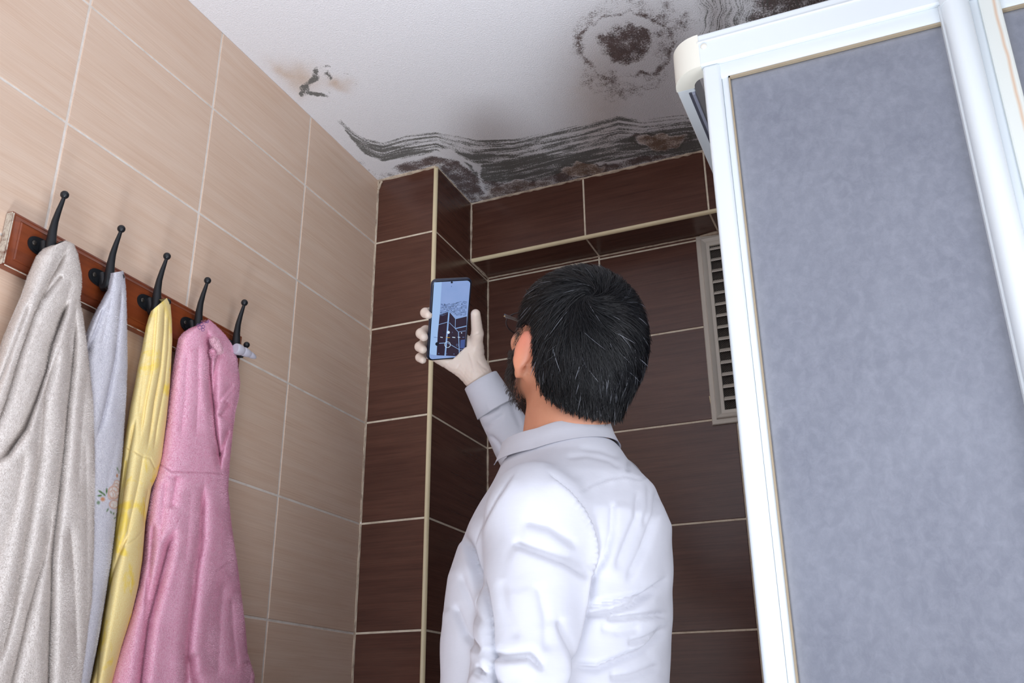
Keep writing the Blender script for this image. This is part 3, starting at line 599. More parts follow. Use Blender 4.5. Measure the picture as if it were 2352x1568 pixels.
# pink robe with hood on the fourth hook
M_pink = terry('pink_terry', (253, 208, 226), (236, 166, 194))
rp = tag(empty('bathrobe', (.05, -.65, 1.74)), 'pink terry hooded robe with a grey stuffed horn, on the hooks farthest along the rack', 'bathrobe', 'robes and towels on the coat rack')
Lp = [(470, 741), (452, 749), (434, 756), (420, 766), (411, 778), (405, 809), (399, 841), (393, 875), (383, 953), (369, 1039), (357, 1090), (347, 1130), (337, 1193), (330, 1285), (316, 1345), (294, 1416), (270, 1491), (247, 1564), (225, 1700)]
Rp = [(478, 734), (488, 741), (500, 752), (518, 770), (535, 796), (545, 825), (548, 855), (551, 878), (548, 912), (540, 945), (533, 1000), (527, 1060), (523, 1125), (531, 1207), (543, 1285), (552, 1354), (561, 1422), (568, 1500), (584, 1550), (584, 1570), (570, 1700)]
foldsD = [([(478, 760), (484, 803), (484, 852), (487, 895), (492, 938), (498, 996), (506, 1045), (508, 1085)], .014, 5, -.009),
    ([(506, 800), (498, 825), (491, 864), (490, 905), (494, 950)], .010, 7, .004), ([(528, 925), (514, 945), (506, 960)], .008, 9, 0), ([(506, 1052), (514, 1025), (527, 985)], .008, 5, .004),
    ([(535, 880), (515, 905), (500, 925)], .003, 6, 0),
    ([(404, 1215), (396, 1232), (389, 1250), (380, 1285), (362, 1354), (343, 1422), (334, 1491), (325, 1568), (318, 1700)], .020, 7, -.005),
    ([(470, 1110), (467, 1152), (465, 1239), (453, 1308), (446, 1377), (435, 1468), (429, 1568), (424, 1700)], .013, 7, -.005),
    ([(408, 1092), (403, 1120), (393, 1170)], .006, 9, 0), ([(352, 1200), (347, 1270), (342, 1330), (338, 1400)], .008, 7, 0), ([(440, 1120), (432, 1220), (424, 1300)], .003, 12, 0),
    ([(433, 1500), (440, 1545), (452, 1580), (470, 1650)], .013, 8, .004), ([(515, 1330), (505, 1420), (500, 1560)], .006, 14, 0), ([(532, 1370), (535, 1450), (545, 1540)], .005, 9, 0),
    ([(430, 800), (426, 900), (415, 1010)], .003, 9, 0), ([(456, 790), (455, 900), (450, 1010)], .003, 8, 0), ([(380, 1100), (372, 1200), (366, 1250)], .005, 10, 0), ([(566, 1515), (575, 1545), (572, 1575)], .008, 5, 0)]
foldsD = [(p_, a_*1.45, w_, st_) for p_, a_, w_, st_ in foldsD]
sheet('robe_body', M_pink, rp, Lp, Rp, [(734, .048), (800, .030), (1000, .020), (1700, .014)], [(734, .032), (790, .046), (880, .050), (1100, .066), (1700, .085)], foldsD, fuzz=190000, flen=.0020, undul=.0006, back=.5,
      seams=[([(355, 1075), (363, 1065), (378, 1072), (395, 1083), (440, 1085), (484, 1086), (512, 1090)], .0022), ([(543, 1285), (520, 1297), (497, 1312)], .0018), ([(338, 1330), (333, 1440), (318, 1560)], .0015), ([(549, 885), (530, 905), (515, 925)], .0012)])
# details of the pink hood: embroidery, soft tuft, horn
M_stitch = plain('purple_thread', (110, 74, 136), .7); M_pinkthread = plain('rose_thread', (232, 130, 160), .7)
def onrobe(px, py, X): d = ray(px, py); return CAM+d*(X-CAM[0])/d[0]
b = MB(); XE = .0835
def ering(cx, cy, r, X): b.tube([onrobe(cx+r*math.cos(q), cy+r*.9*math.sin(q), X) for q in np.linspace(0, 2*math.pi, 15)], .00042, 5, cap=False)
for cx, cy, r in ((463, 744, 4), (459, 752, 4.4), (467, 750, 3.6), (455, 746, 3), (466, 757, 3.4)): ering(cx, cy, r, XE+(.003 if cy > 750 else 0))
for pts in ([(470, 742), (476, 738), (480, 735)], [(472, 740), (477, 741), (480, 738)]): b.tube([onrobe(*p, XE+.001) for p in pts], .0006, 5)
b.build('hood_embroidery', M_stitch, rp, smooth=True)
def tuftmesh(ctr, pts, rad, n, flen):
    V = []; F = []; P = [np.array(p) for p in pts]
    base = MB(); base.tube(P, rad, 12); base.sphere(P[0], rad[0]); base.sphere(P[-1], rad[-1]); me = bpy.data.meshes.new('t'); bmesh.ops.recalc_face_normals(base.bm, faces=base.bm.faces); base.bm.to_mesh(me); base.bm.free()
    me.calc_loop_triangles(); v = np.array([q.co[:] for q in me.vertices]); tri = np.array([q.vertices[:] for q in me.loop_triangles]); polys = [list(p.vertices) for p in me.polygons]
    nr_ = np.cross(v[tri[:, 1]]-v[tri[:, 0]], v[tri[:, 2]]-v[tri[:, 0]]); A = np.linalg.norm(nr_, axis=1); nr_ /= A[:, None]+1e-12; ix = rng.choice(len(tri), n, p=A/A.sum())
    w_ = rng.dirichlet((1, 1, 1), n); bp = (v[tri[ix]]*w_[..., None]).sum(1); nn = nr_[ix]; rd = rng.normal(0, 1, (n, 3)); rd /= np.linalg.norm(rd, axis=1)[:, None]
    sd = np.cross(nn, rd)*flen*.16; tip = bp+nn*flen*.7+rd*flen*.6; k0 = len(v); V = np.concatenate([v, np.stack([bp-sd, bp+sd, tip], 1).reshape(-1, 3)])
    tris = [f for f in polys if len(f) == 3]; quads = [f for f in polys if len(f) == 4]; ng = [f for f in polys if len(f) > 4]
    Fs = [np.array(tris), np.array(quads), (k0+np.arange(n*3)).reshape(-1, 3)]
    bpy.data.meshes.remove(me); return npmesh(V, [f for f in Fs if len(f)])
link('hood_tuft', tuftmesh(None, [onrobe(491, 782, .087), onrobe(497, 792, .088), onrobe(504, 806, .086)], [.006, .0065, .006], 2600, .003), M_terryB if False else terry('pale_pink_terry', (250, 216, 226), (238, 190, 206)), rp)
link('hood_tuft', tuftmesh(None, [onrobe(489, 808, .081), onrobe(490, 816, .079)], [.0048, .004], 1200, .003), M_pink, rp)
M_horn = plain('grey_satin', (196, 194, 206), .45, bump=.15, bscale=300)
b = MB(); hp = []
P0, P1 = onrobe(540, 800, .068), onrobe(588, 822, .074)
N_ = 44
for i in range(N_):
    k = i/(N_-1); seg = k*2.9
    r = (.0108*(1-k)**.45+.0009)*(.80+.20*abs(math.sin(math.pi*((seg) % 1)))**.5) if k < .985 else .0008
    hp.append((P0+(P1-P0)*k+np.array([0, 0, .0018*math.sin(k*3)]), r))
b.tube([p for p, r in hp], [r for p, r in hp], 18); o = b.build('stuffed_horn', M_horn, rp, smooth=True); o['label'] = 'grey stuffed horn sewn in bulging segments'

# ------------------------------------------------------------------ smooth solids: distance fields turned into one continuous mesh
def unit(v): v = np.array(v, float); return v/np.linalg.norm(v)
def cone(P, a, b_, ra, rb):
    a, b_ = np.array(a, 'f'), np.array(b_, 'f'); d = b_-a; l2 = d@d; q = P-a; h = np.clip((q@d)/l2, 0, 1)
    return np.linalg.norm(q-h[..., None]*d, axis=-1)-(ra+(rb-ra)*h)
def ellip(P, c, r, A=None):
    q = P-np.array(c, 'f')
    if A is not None: q = q@np.array(A, 'f').T
    r = np.array(r, 'f'); k0 = np.linalg.norm(q/r, axis=-1); k1 = np.linalg.norm(q/(r*r), axis=-1); return k0*(k0-1)/np.maximum(k1, 1e-6)
def smin(a, b_, k):
    h = np.clip(.5+.5*(b_-a)/k, 0, 1); return b_*(1-h)+a*h-k*h*(1-h)
def smax(a, b_, k): return -smin(-a, -b_, k)
def nets(fn, lo, hi, h):
    """surface nets"""
    lo, hi = np.array(lo, float), np.array(hi, float); n = np.ceil((hi-lo)/h).astype(int)+1
    ax = [lo[i]+h*np.arange(n[i]) for i in range(3)]; D = np.empty(n, 'f')
    for i0 in range(0, n[0], 24):
        g = np.stack(np.meshgrid(ax[0][i0:i0+24], ax[1], ax[2], indexing='ij'), -1).astype('f'); D[i0:i0+24] = fn(g)
    D[0] = D[-1] = 1; D[:, 0] = D[:, -1] = 1; D[:, :, 0] = D[:, :, -1] = 1
    S = D < 0; c = np.zeros(tuple(n-1), 'u1')
    cor = [(i, j, k) for i in (0, 1) for j in (0, 1) for k in (0, 1)]
    sl = lambda A_, o: A_[o[0]:A_.shape[0]-1+o[0], o[1]:A_.shape[1]-1+o[1], o[2]:A_.shape[2]-1+o[2]]
    for o in cor: c += sl(S, o)
    act = np.argwhere((c > 0) & (c < 8)); ID = np.full(tuple(n-1), -1, 'i4'); ID[tuple(act.T)] = np.arange(len(act))
    acc = np.zeros((len(act), 3)); cnt = np.zeros(len(act))
    for a in cor:
        for axx in range(3):
            if a[axx]: continue
            b_ = list(a); b_[axx] = 1; ia = tuple((act+np.array(a)).T); ib = tuple((act+np.array(b_)).T); da, db = D[ia], D[ib]
            m = (da < 0) != (db < 0); t_ = np.where(m, da/np.where(m, da-db, 1), 0)
            p = np.array(a)[None]+(np.array(b_)-np.array(a))[None]*t_[:, None]; acc += np.where(m[:, None], p, 0); cnt += m
    V = lo+(act+acc/cnt[:, None])*h; F = []
    for axx in range(3):
        o1, o2 = [(1, 2), (2, 0), (0, 1)][axx]
        A_ = S[tuple(slice(0, -1) if i == axx else slice(None) for i in range(3))]; B_ = S[tuple(slice(1, None) if i == axx else slice(None) for i in range(3))]
        e = np.argwhere(A_ != B_); e = e[(e[:, o1] > 0) & (e[:, o2] > 0) & (e[:, o1] < n[o1]-1) & (e[:, o2] < n[o2]-1)]
        ins = A_[tuple(e.T)]; u = np.zeros(3, int); u[o1] = 1; v = np.zeros(3, int); v[o2] = 1
        q = np.stack([ID[tuple((e-u-v).T)], ID[tuple((e-v).T)], ID[tuple(e.T)], ID[tuple((e-u).T)]], 1)
        q = np.where(ins[:, None], q, q[:, ::-1]); F.append(q)
    return V, np.concatenate(F)
def vnormals(V, F):
    n = np.cross(V[F[:, 2]]-V[F[:, 0]], V[F[:, 3]]-V[F[:, 1]]); N = np.zeros_like(V)
    for k in range(4):
        for i in range(3): N[:, i] += np.bincount(F[:, k], n[:, i], len(V))
    return N/(np.linalg.norm(N, axis=1)[:, None]+1e-12)
def relax(V, F, it=3, lam=.5):
    e = np.concatenate([F[:, [0, 1]], F[:, [1, 2]], F[:, [2, 3]], F[:, [3, 0]]]); e = np.concatenate([e, e[:, ::-1]])
    cnt = np.bincount(e[:, 0], minlength=len(V))[:, None]
    for _ in range(it):
        S_ = np.stack([np.bincount(e[:, 0], V[e[:, 1], i], len(V)) for i in range(3)], 1)/np.maximum(cnt, 1); V = V+(S_-V)*lam
    return V
class Frame:
    def __init__(s, o, f, u):
        s.o = np.array(o, float); s.f = unit(f); s.l = unit(np.cross(u, s.f)); s.u = np.cross(s.f, s.l); s.A = np.stack([s.f, s.l, s.u])
    def w(s, *p): p = np.array(p if len(p) > 1 else p[0], float); return s.o+p@s.A
    def loc(s, P): return (P-s.o)@s.A.T

# ------------------------------------------------------------------ the man: where his head, trunk and arms are
HP, HA = math.radians(32), math.radians(53)
HD = Frame((.791, -.692, 1.577), (-math.cos(HP)*math.sin(HA), math.cos(HP)*math.cos(HA), math.sin(HP)), (0, 0, 1))
TB = Frame((.752, -.668, 1.44), (-math.cos(.06), math.sin(.06), 0), (0, 0, 1))     # trunk: faces the pilaster side of the left wall
SHL, ELL, WRL = TB.w(-.030, .150, -.130), TB.w(-.020, .190, -.400), TB.w(.10, .18, -.62)
SHR = TB.w(-.005, -.165, -.050); ELR = dep(1250, 1135, 1.77); WRR = dep(1101, 868, 1.80)
# phone frame: right, up, normal (toward the man)
tl, tr, bl, br_ = dep(993.7, 635.7, 1.695), dep(1080.7, 642.4, 1.724), dep(984.7, 821, 1.765), dep(1062.9, 825.4, 1.794)
pc = (tl+tr+bl+br_)/4; pu = unit(tl+tr-bl-br_); pr_ = unit((tr+br_-tl-bl)-pu*((tr+br_-tl-bl)@pu)); pn = np.cross(pr_, pu)
PW, PH, PT = .0375, .0805, .0046
def ph(x, y, z): return pc+pr_*x+pu*y+pn*z
PA = np.stack([pr_, pu, pn])

def head_sdf(P):
    q = HD.loc(P).astype('f'); d = ellip(q, (-.008, 0, .022), (.093, .0745, .084))
    d = smin(d, ellip(q, (-.045, 0, -.010), (.058, .064, .064)), .03)
    d = smin(d, ellip(q, (.045, 0, -.012), (.048, .062, .080)), .03)          # face
    d = smin(d, ellip(q, (.058, 0, -.088), (.034, .042, .026)), .03)           # chin
    d = smin(d, cone(q, (-.002, .055, -.055), (.060, .022, -.092), .017, .016), .02); d = smin(d, cone(q, (-.002, -.055, -.055), (.060, -.022, -.092), .017, .016), .02)
    d = smin(d, cone(q, (.088, 0, .018), (.110, 0, -.026), .008, .012), .012)   # nose
    for s_ in (-1, 1):
        d = smin(d, ellip(q, (.102, s_*.010, -.028), (.010, .009, .008)), .006)
        d = smin(d, cone(q, (.086, s_*.012, .026), (.074, s_*.048, .024), .008, .007), .012)   # brow
        d = smax(d, -ellip(q, (.096, s_*.031, .008), (.014, .015, .010)), .012)
        d = smin(d, ellip(q, (.079, s_*.031, .007), (.0125, .0125, .0125)), .003)
        d = smin(d, ellip(q, (.070, s_*.045, -.022), (.022, .020, .018)), .02)    # cheek
        # ear: a shell standing off the skull
        c_ = np.cos(.5); sn = np.sin(.5)*s_
        R_ = np.array([[np.cos(.06), 0, np.sin(.06)], [0, 1, 0], [-np.sin(.06), 0, np.cos(.06)]]); R2 = np.array([[c_, sn, 0], [-sn, c_, 0], [0, 0, 1]])
        e = ellip(q, (-.006, s_*.0850, -.022), (.015, .0062, .032), R_@R2)
        e = smin(e, ellip(q, (.002, s_*.078, -.053), (.009, .0060, .014)), .008)
        e = smin(e, cone(q, (-.002, s_*.066, -.028), (-.006, s_*.079, -.024), .013, .009), .008)
        d = smin(d, e, .006)
    d = smin(d, ellip(q, (.097, 0, -.050), (.009, .024, .006)), .007); d = smin(d, ellip(q, (.094, 0, -.061), (.009, .020, .006)), .006)
    return d
NB = TB.w(-.018, 0, -.02)
def neck_sdf(P):
    q = HD.w(-.030, 0, -.055); d = cone(P, q, NB, .057, .056); d = smin(d, cone(P, HD.w(.012, 0, -.070), TB.w(.014, 0, -.04), .042, .044), .03)
    return d
def skin_sdf(P):
    d = smin(head_sdf(P), neck_sdf(P), .018); q = TB.loc(P)
    return smin(d, cone(P, TB.w(-.010, 0, -.05), TB.w(-.005, 0, -.14), .050, .080), .03)
def hand_parts(P, g=0.0):
    q = ((P-pc)@PA.T).astype('f'); W_ = np.array([(WRR-pc)@pr_, (WRR-pc)@pu, (WRR-pc)@pn])
    M = [(.020, -.022, -.0260), (.006, -.044, -.0285), (-.008, -.063, -.0275), (-.019, -.079, -.0220)]; d = None
    ys = [(.006, .012, .0135), (-.030, -.029, -.030), (-.0555, -.0560, -.0555), (-.0765, -.0785, -.0775)]
    xe = [(-.030, -.0425, -.0405), (-.036, -.0485, -.0465), (-.037, -.0495, -.0470), (-.034, -.0480, -.0460)]
    for m, y3, x3, r in zip(M, ys, xe, (.0098, .0102, .0098, .0088)):
        pts = [m, (x3[0], y3[0], -.0195), (x3[1], y3[1], -.0085), (x3[2], y3[2], .0035)]; f = cone(q, pts[0], pts[1], r*1.08, r)
        f = smin(f, cone(q, pts[1], pts[2], r, r*.93), .003); f = smin(f, cone(q, pts[2], pts[3], r*.93, r*.84), .003)
        p = cone(q, W_*.86+np.array(m)*.14+np.array([0, 0, -.002]), m, .0165, .0128)
        d = f if d is None else np.minimum(d, f); dp = p if m is M[0] else smin(dp, p, .016)
    d = smin(d, dp, .006)
    T = [W_*.6+np.array([.058, -.085, -.006])*.4, (.0560, -.0650, .0010), (.0555, -.0300, .0070), (.0475, .0115, .0095)]
    t_ = cone(q, T[0], T[1], .0175, .0160); t_ = smin(t_, ellip(q, (.053, -.082, -.006), (.017, .026, .014)), .012); t_ = smin(t_, cone(q, T[1], T[2], .0150, .0112), .006); t_ = smin(t_, cone(q, T[2], T[3], .0114, .0092), .004)
    d = smin(d, t_, .010)
    w2 = WRR+unit(ELR-WRR)*.07
    d = smin(d, cone(P, WRR+unit(pc-WRR)*.006, w2, .0255, .0265), .014)
    # keep the phone's own volume free
    bx = np.abs(q)-np.array([PW, PH, PT+.0006], 'f'); box = np.linalg.norm(np.maximum(bx, 0), axis=-1)+np.minimum(bx.max(-1), 0)
    return smax(d+g, -box, .003)
M_skin = None
t = NT('skin'); oc = t.obj(); n = t.noise(oc, 30, 4, .6); n2 = t.noise(oc, 240, 2, .5)
c = t.mix(n, s2l((222, 160, 128)), s2l((206, 138, 108))); er = t.attr('tint'); se = t.n('ShaderNodeSeparateColor'); t.t.links.new(er.outputs['Color'], se.inputs[0])
c = t.mix(t.math('MULTIPLY', se.outputs[0], .5), c, s2l((214, 112, 98)))      # redder ears
c = t.mix(se.outputs[1], c, s2l((178, 110, 96))); c = t.mix(se.outputs[2], c, s2l((48, 32, 28)))
t.set(Base_Color=c, Roughness=.48, Subsurface_Weight=.12, Subsurface_Radius=(.012, .004, .002), Subsurface_Scale=.6); t.bump(n2, .25, .0006); M_skin = t.m
M_hair = plain('black_hair', (10, 10, 14), .42, Specular_IOR_Level=.28); M_grey = plain('silver_hair', (96, 98, 106), .35, Specular_IOR_Level=.6)
M_beard = plain('dark_brown_beard', (38, 29, 26), .5)
M_shirt = NT('white_cotton'); t = M_shirt; oc = t.obj(); w1 = t.noise(t.mapping(oc, (1, 1, 14)), 60, 3, .6)
t.set(Base_Color=t.mix(w1, s2l((200, 201, 210)), s2l((195, 196, 206))), Roughness=.75, Specular_IOR_Level=.2, Subsurface_Weight=.0)
cr = t.noise(oc, 26, 3, .5, .3); t.bump(cr, .22, .004); M_shirt = t.m
M_glove = plain('latex_glove', (224, 206, 193), .42, bump=.25, bscale=120, Subsurface_Weight=.08)
person = tag(empty('person', (TB.o[0], TB.o[1], 0)), 'dark-haired bearded man in white shirt photographing the mouldy ceiling, seen from behind', 'person')

# body: head with ears and face, neck, shoulders and arms down to the hands, one surface
def body_fn(P):
    d = skin_sdf(P); d = smin(d, cone(P, TB.w(0, .0, -.14), TB.w(-.01, 0, -.42), .085, .095), .06)
    for a, e, w_ in ((SHL, ELL, WRL), (SHR, ELR, WRR)):
        d = smin(d, cone(P, TB.w(0, 0, -.10), a, .055, .045), .05); d = smin(d, cone(P, a, e, .044, .036), .03); d = smin(d, cone(P, e, w_, .036, .024), .02)
    h = WRL; d = smin(d, ellip(P, h+np.array([-.03, 0, -.045]), (.030, .014, .042)), .02)
    for i in range(4): d = smin(d, cone(P, h+np.array([-.012-.014*i, 0, -.075]), h+np.array([-.012-.018*i, .012, -.135+.006*abs(i-1.5)]), .0085, .007), .004)
    d = smin(d, cone(P, h+np.array([-.045, .004, -.03]), h+np.array([-.075, .01, -.075]), .011, .008), .008)
    return smin(d, hand_parts(P, .0022), .003)
V, F = nets(body_fn, (.40, -.98, .66), (1.0, -.33, 1.74), .0046)
V = relax(V, F, 1, .4); q = HD.loc(V); ear = np.exp(-((q[:, 0]+.008)/.024)**2-((q[:, 2]-.0)/.04)**2)*sstep(.071, .080, np.abs(q[:, 1]))
lip = np.exp(-((q[:, 2]+.055)/.010)**2-((q[:, 1])/.022)**2)*(q[:, 0] > .09)*.8; eye = np.exp(-((np.abs(q[:, 1])-.031)/.0055)**2-((q[:, 2]-.007)/.0055)**2)*(q[:, 0] > .085)*.9
me = npmesh(V, F); at = me.attributes.new('tint', 'FLOAT_COLOR', 'POINT'); at.data.foreach_set('color', np.stack([ear, lip, eye, eye*0+1], 1).astype('f').ravel())
link('body', me, M_skin, person)
# finer head surface shares the body mesh resolution near the face only where it shows
V, F = nets(hand_parts, (.40, -.62, 1.52), (.66, -.38, 1.86), .0020)
V = relax(V, F, 3, .5); q = (V-pc)@PA.T; N = vnormals(V, F)
gx, gy, _ = proj(V); wr = np.zeros(len(V))
for pts, a, wd in (([(1072, 772), (1085, 770), (1100, 764)], .0011, 1.8), ([(1015, 848), (1025, 838), (1035, 828)], .0008, 1.8), ([(1062, 880), (1066, 862), (1070, 840)], .0008, 2), ([(1090, 858), (1084, 830), (1078, 812)], .0008, 2.4), ([(1120, 848), (1108, 842), (1098, 830)], .0010, 2.4),
                   ([(1114, 800), (1104, 804), (1096, 800)], .0007, 1.6), ([(1110, 784), (1102, 788)], .0006, 1.5), ([(1104, 750), (1098, 752)], .0005, 1.2), ([(1101, 738), (1095, 740)], .0005, 1.2), ([(1075, 880), (1080, 868), (1082, 850)], .0008, 2), ([(1116, 812), (1106, 818)], .0007, 1.6), ([(1040, 868), (1048, 850), (1056, 836)], .0007, 2)):
    d_, p_ = polydist(gx, gy, pts); wr += a*np.exp(-(d_/wd)**2)*(1 if a > .001 else -1)
wr += .00022*np.sin(q[:, 1]*700+q[:, 0]*400+np.sin(q[:, 0]*210)*3)*np.exp(-((q[:, 1]+.11)/.03)**2)
cutp = WRR+unit(ELR-WRR)*.035; V = V+N*(wr[:, None]); link('latex_glove', npmesh(V, F), M_glove, person)

# hair: a close cap under thousands of strands that fan out from the whorl
def scalp(P): return smin(head_noears(P), neck_sdf(P), .03)
def head_noears(P):
    q = HD.loc(P); d = ellip(q, (-.008, 0, .022), (.093, .0745, .084)); d = smin(d, ellip(q, (-.045, 0, -.010), (.058, .064, .064)), .03); d = smin(d, ellip(q, (.045, 0, -.012), (.048, .062, .080)), .03)
    return d
def hairline(q):
    """height of the hair edge in the head's own frame as a function of how far forward"""
    return np.interp(q[..., 0], [-.12, -.086, -.072, -.060, -.053, -.044, -.036, -.028, -.014, .004, .018, .028, .040, .060, .085, .11], [-.082, -.076, -.072, -.063, -.056, -.038, -.018, .004, .018, .022, .010, .006, .034, .060, .07, .07])
def cap_fn(P):
    q = HD.loc(P); d = scalp(P)-.0080+.0035*sstep(-.03, -.09, q[..., 2]); return smax(d, (hairline(q)+.004-q[..., 2]), .006)
V, F = nets(cap_fn, (.66, -.85, 1.38), (.95, -.52, 1.72), .0035); V = relax(V, F, 2)
hair = link('hair', npmesh(V, F), M_hair, person)
def strands(n, roots, field, length, lift, wid, segs=7, jitter=.25, grey=.0, cut=None):
    P = roots.copy(); N0 = None; path = []; Ls = length(P)*(.75+.5*rng.random(n)); tgt0 = .0015+.0085*rng.random(n); lf = lift*(.4+1.2*rng.random(n)); dirj = rng.normal(0, jitter, n)+.30*np.sin(P[:, 0]*310+P[:, 2]*170)*np.sin(P[:, 1]*290-P[:, 2]*210); eps = 1e-3
    def grad(P_):
        g = np.stack([scalp(P_+np.eye(3)[i]*eps)-scalp(P_-np.eye(3)[i]*eps) for i in range(3)], -1); return g/(np.linalg.norm(g, axis=-1)[:, None]+1e-9)
    nz = []
    for k in range(segs+1):
        g = grad(P); tt = k/segs; target = tgt0+.0045+lf*tt; P = P-g*(scalp(P)-target)[:, None]; path.append(P.copy()); nz.append(g)
        d_ = field(P, g); d_ = d_-g*(d_*g).sum(1)[:, None]; d_ /= np.linalg.norm(d_, axis=1)[:, None]+1e-9; s_ = np.cross(g, d_)
        d_ = d_*np.cos(dirj*(1-.3*tt))[:, None]+s_*np.sin(dirj)[:, None]; P = P+d_*(Ls/segs)[:, None]
    path = np.stack(path, 1); nz = np.stack(nz, 1); Tn = np.gradient(path, axis=1); Tn /= np.linalg.norm(Tn, axis=2)[..., None]+1e-9
    B = np.cross(Tn, nz); B /= np.linalg.norm(B, axis=2)[..., None]+1e-9
    if cut is not None:
        ok = cut(HD.loc(path.reshape(-1, 3)), path).reshape(n, segs+1)|(np.arange(segs+1)[None] == 0); ok = np.minimum.accumulate(ok, axis=1); last = ok.sum(1)-1
        path = np.where(ok[..., None], path, path[np.arange(n), last][:, None])
    else: ok = np.ones((n, segs+1), bool)
    w_ = ok*wid*(.7+.6*rng.random(n))[:, None]*np.sin(np.linspace(.45, math.pi*.97, segs+1))[None]**.6
    ro = rng.uniform(-.9, .9, n); Bx = B*np.cos(ro)[:, None, None]+nz*np.sin(ro)[:, None, None]; up_ = np.cross(Bx, Tn)
    A_ = path-Bx*w_[..., None]; C_ = path+Bx*w_[..., None]; M_ = path+up_*(w_*.7)[..., None]
    V = np.stack([A_, M_, C_], 2).reshape(-1, 3); base = (np.arange(n)[:, None]*(segs+1)+np.arange(segs)[None])*3; base = base.ravel()
    F = np.concatenate([np.stack([base+a, base+b2, base+b2+3, base+a+3], 1) for a, b2 in ((0, 1), (1, 2))])
    gm = (rng.random(n) < grey).astype(int); mi = np.tile(np.repeat(gm, segs), 2)
    return npmesh(V, F, mi)
def sample_scalp(n, keep):
    out = []; tot = 0
    while tot < n:
        v = rng.normal(size=(n*2, 3)); v /= np.linalg.norm(v, axis=1)[:, None]; P = HD.w(-.02, 0, -.01)+(v*np.array([.115, .09, .11]))@HD.A
        g = np.stack([scalp(P+np.eye(3)[i]*1e-3)-scalp(P-np.eye(3)[i]*1e-3) for i in range(3)], -1); g /= np.linalg.norm(g, axis=-1)[:, None]+1e-9
        P = P-g*scalp(P)[:, None]; P = P[keep(HD.loc(P), P)]; out.append(P); tot += len(P)
    return np.concatenate(out)[:n]
WH = dep(1357, 688, 1.34); WHq = HD.loc(WH)
def hair_field(P, g):
    r = P-WH; dist = np.linalg.norm(r, axis=1); r = r-g*(r*g).sum(1)[:, None]; r /= np.linalg.norm(r, axis=1)[:, None]+1e-9
    s_ = np.cross(g, r); sw = .95*np.exp(-dist/.045)+.12; dn = np.array([0, 0, -1.])+0*r
    dn = dn-g*(dn*g).sum(1)[:, None]; f = r*np.cos(sw)[:, None]+s_*np.sin(sw)[:, None]
    q = HD.loc(P); k = sstep(.09, .17, dist)*sstep(.02, -.05, q[:, 2]); return f*(1-.7*k)[:, None]+dn*(.7*k)[:, None]
keep = lambda q, P: q[:, 2] > hairline(q)+.004
def hlen(P):
    q = HD.loc(P); return .018+.018*sstep(-.08, .03, q[:, 2])
def hcut(q, P):
    rag = .004+.006*np.sin(q[:, 1]*260+np.sin(q[:, 0]*170)*2)**2*sstep(-.03, -.06, q[:, 0]); return q[:, 2] > hairline(q)-rag
R = sample_scalp(36000, keep)
me = strands(len(R), R, hair_field, hlen, .0035, .00034, grey=.006, jitter=.10, cut=hcut); link('hair_strands', me, [M_hair, M_grey], hair)
# a loose upper layer of locks that gives the cut its broken outline
R = sample_scalp(3200, keep); me = strands(len(R), R, hair_field, lambda P: hlen(P)*1.1, .0050, .00040, grey=.10, jitter=.30, cut=hcut); link('hair_strands', me, [M_hair, M_grey], hair)
# beard and sideburn
bk = lambda q, P: (np.abs(q[:, 1]) > .02) & (q[:, 2] < .012) & (q[:, 2] > -.105) & (q[:, 0] > .016+.10*np.clip(-.03-q[:, 2], 0, .03)) & (q[:, 0] < .10) & ((q[:, 0] < .032) | (q[:, 2] < -.020-.45*(q[:, 0]-.03)))
_scalp = scalp
def scalp(P):
    q = HD.loc(P); d = head_noears(P); d = smin(d, ellip(q, (.058, 0, -.088), (.034, .042, .026)), .03)
    for s_ in (1, -1): d = smin(d, cone(q, (-.002, s_*.055, -.055), (.060, s_*.022, -.092), .017, .016), .02)
    return d
R = sample_scalp(7000, bk)
def bfield(P, g): q = HD.loc(P); return np.array([0, 0, -1.])+.5*HD.f[None]-.25*HD.u[None]+0*P
me = strands(len(R), R, bfield, lambda P: np.full(len(P), .0060), .0020, .00032, segs=4, jitter=.4); bd = link('beard', me, M_beard, person)
scalp = _scalp

# ------------------------------------------------------------------ shirt
def trunk(P, r=0.0):
    q = TB.loc(P); z = q[..., 2]
    zk = [-1.2, -.62, -.50, -.38, -.28, -.20, -.13, -.075, -.035, .0]
    a = np.interp(z, zk, [.120, .128, .138, .142, .148, .149, .138, .116, .092, .080])    # fore-aft half
    b_ = np.interp(z, zk, [.160, .165, .166, .166, .166, .162, .146, .112, .080, .065])      # side half
    cx = np.interp(z, zk, [.020, .022, .020, .014, .008, .000, -.016, -.020, -.010, 0])
    x, y = (q[..., 0]-cx), q[..., 1]; k = (np.abs(x/a)**2.3+np.abs(y/b_)**2.3)**(1/2.3); d = (k-1)*np.minimum(a, b_)*.9
    return smax(d, z+.020+.15*q[..., 0], .008)
def shirt_fn(P):
    d = trunk(P)
    d = smin(d, cone(P, TB.w(-.012, .055, -.100), SHL, .045, .056), .045); d = smin(d, cone(P, TB.w(-.012, -.055, -.095), SHR, .045, .060), .045)
    s = cone(P, SHL+np.array([0, .01, -.01]), ELL, .060, .060); s = smin(s, cone(P, ELL, WRL, .060, .036), .02); d = smin(d, s, .022)
    s = cone(P, SHR, ELR, .066, .052); s = smin(s, cone(P, ELR, WRR+unit(ELR-WRR)*.02, .052, .034), .02); d = smin(d, s, .03)
    # neck opening
    return smax(d, -cone(P, TB.w(-.006, 0, -.05), TB.w(-.012, 0, .08), .058, .060), .004)
V, F = nets(shirt_fn, (.45, -.98, .74), (1.0, -.28, 1.64), .0036); V = relax(V, F, 2, .5); N = vnormals(V, F)
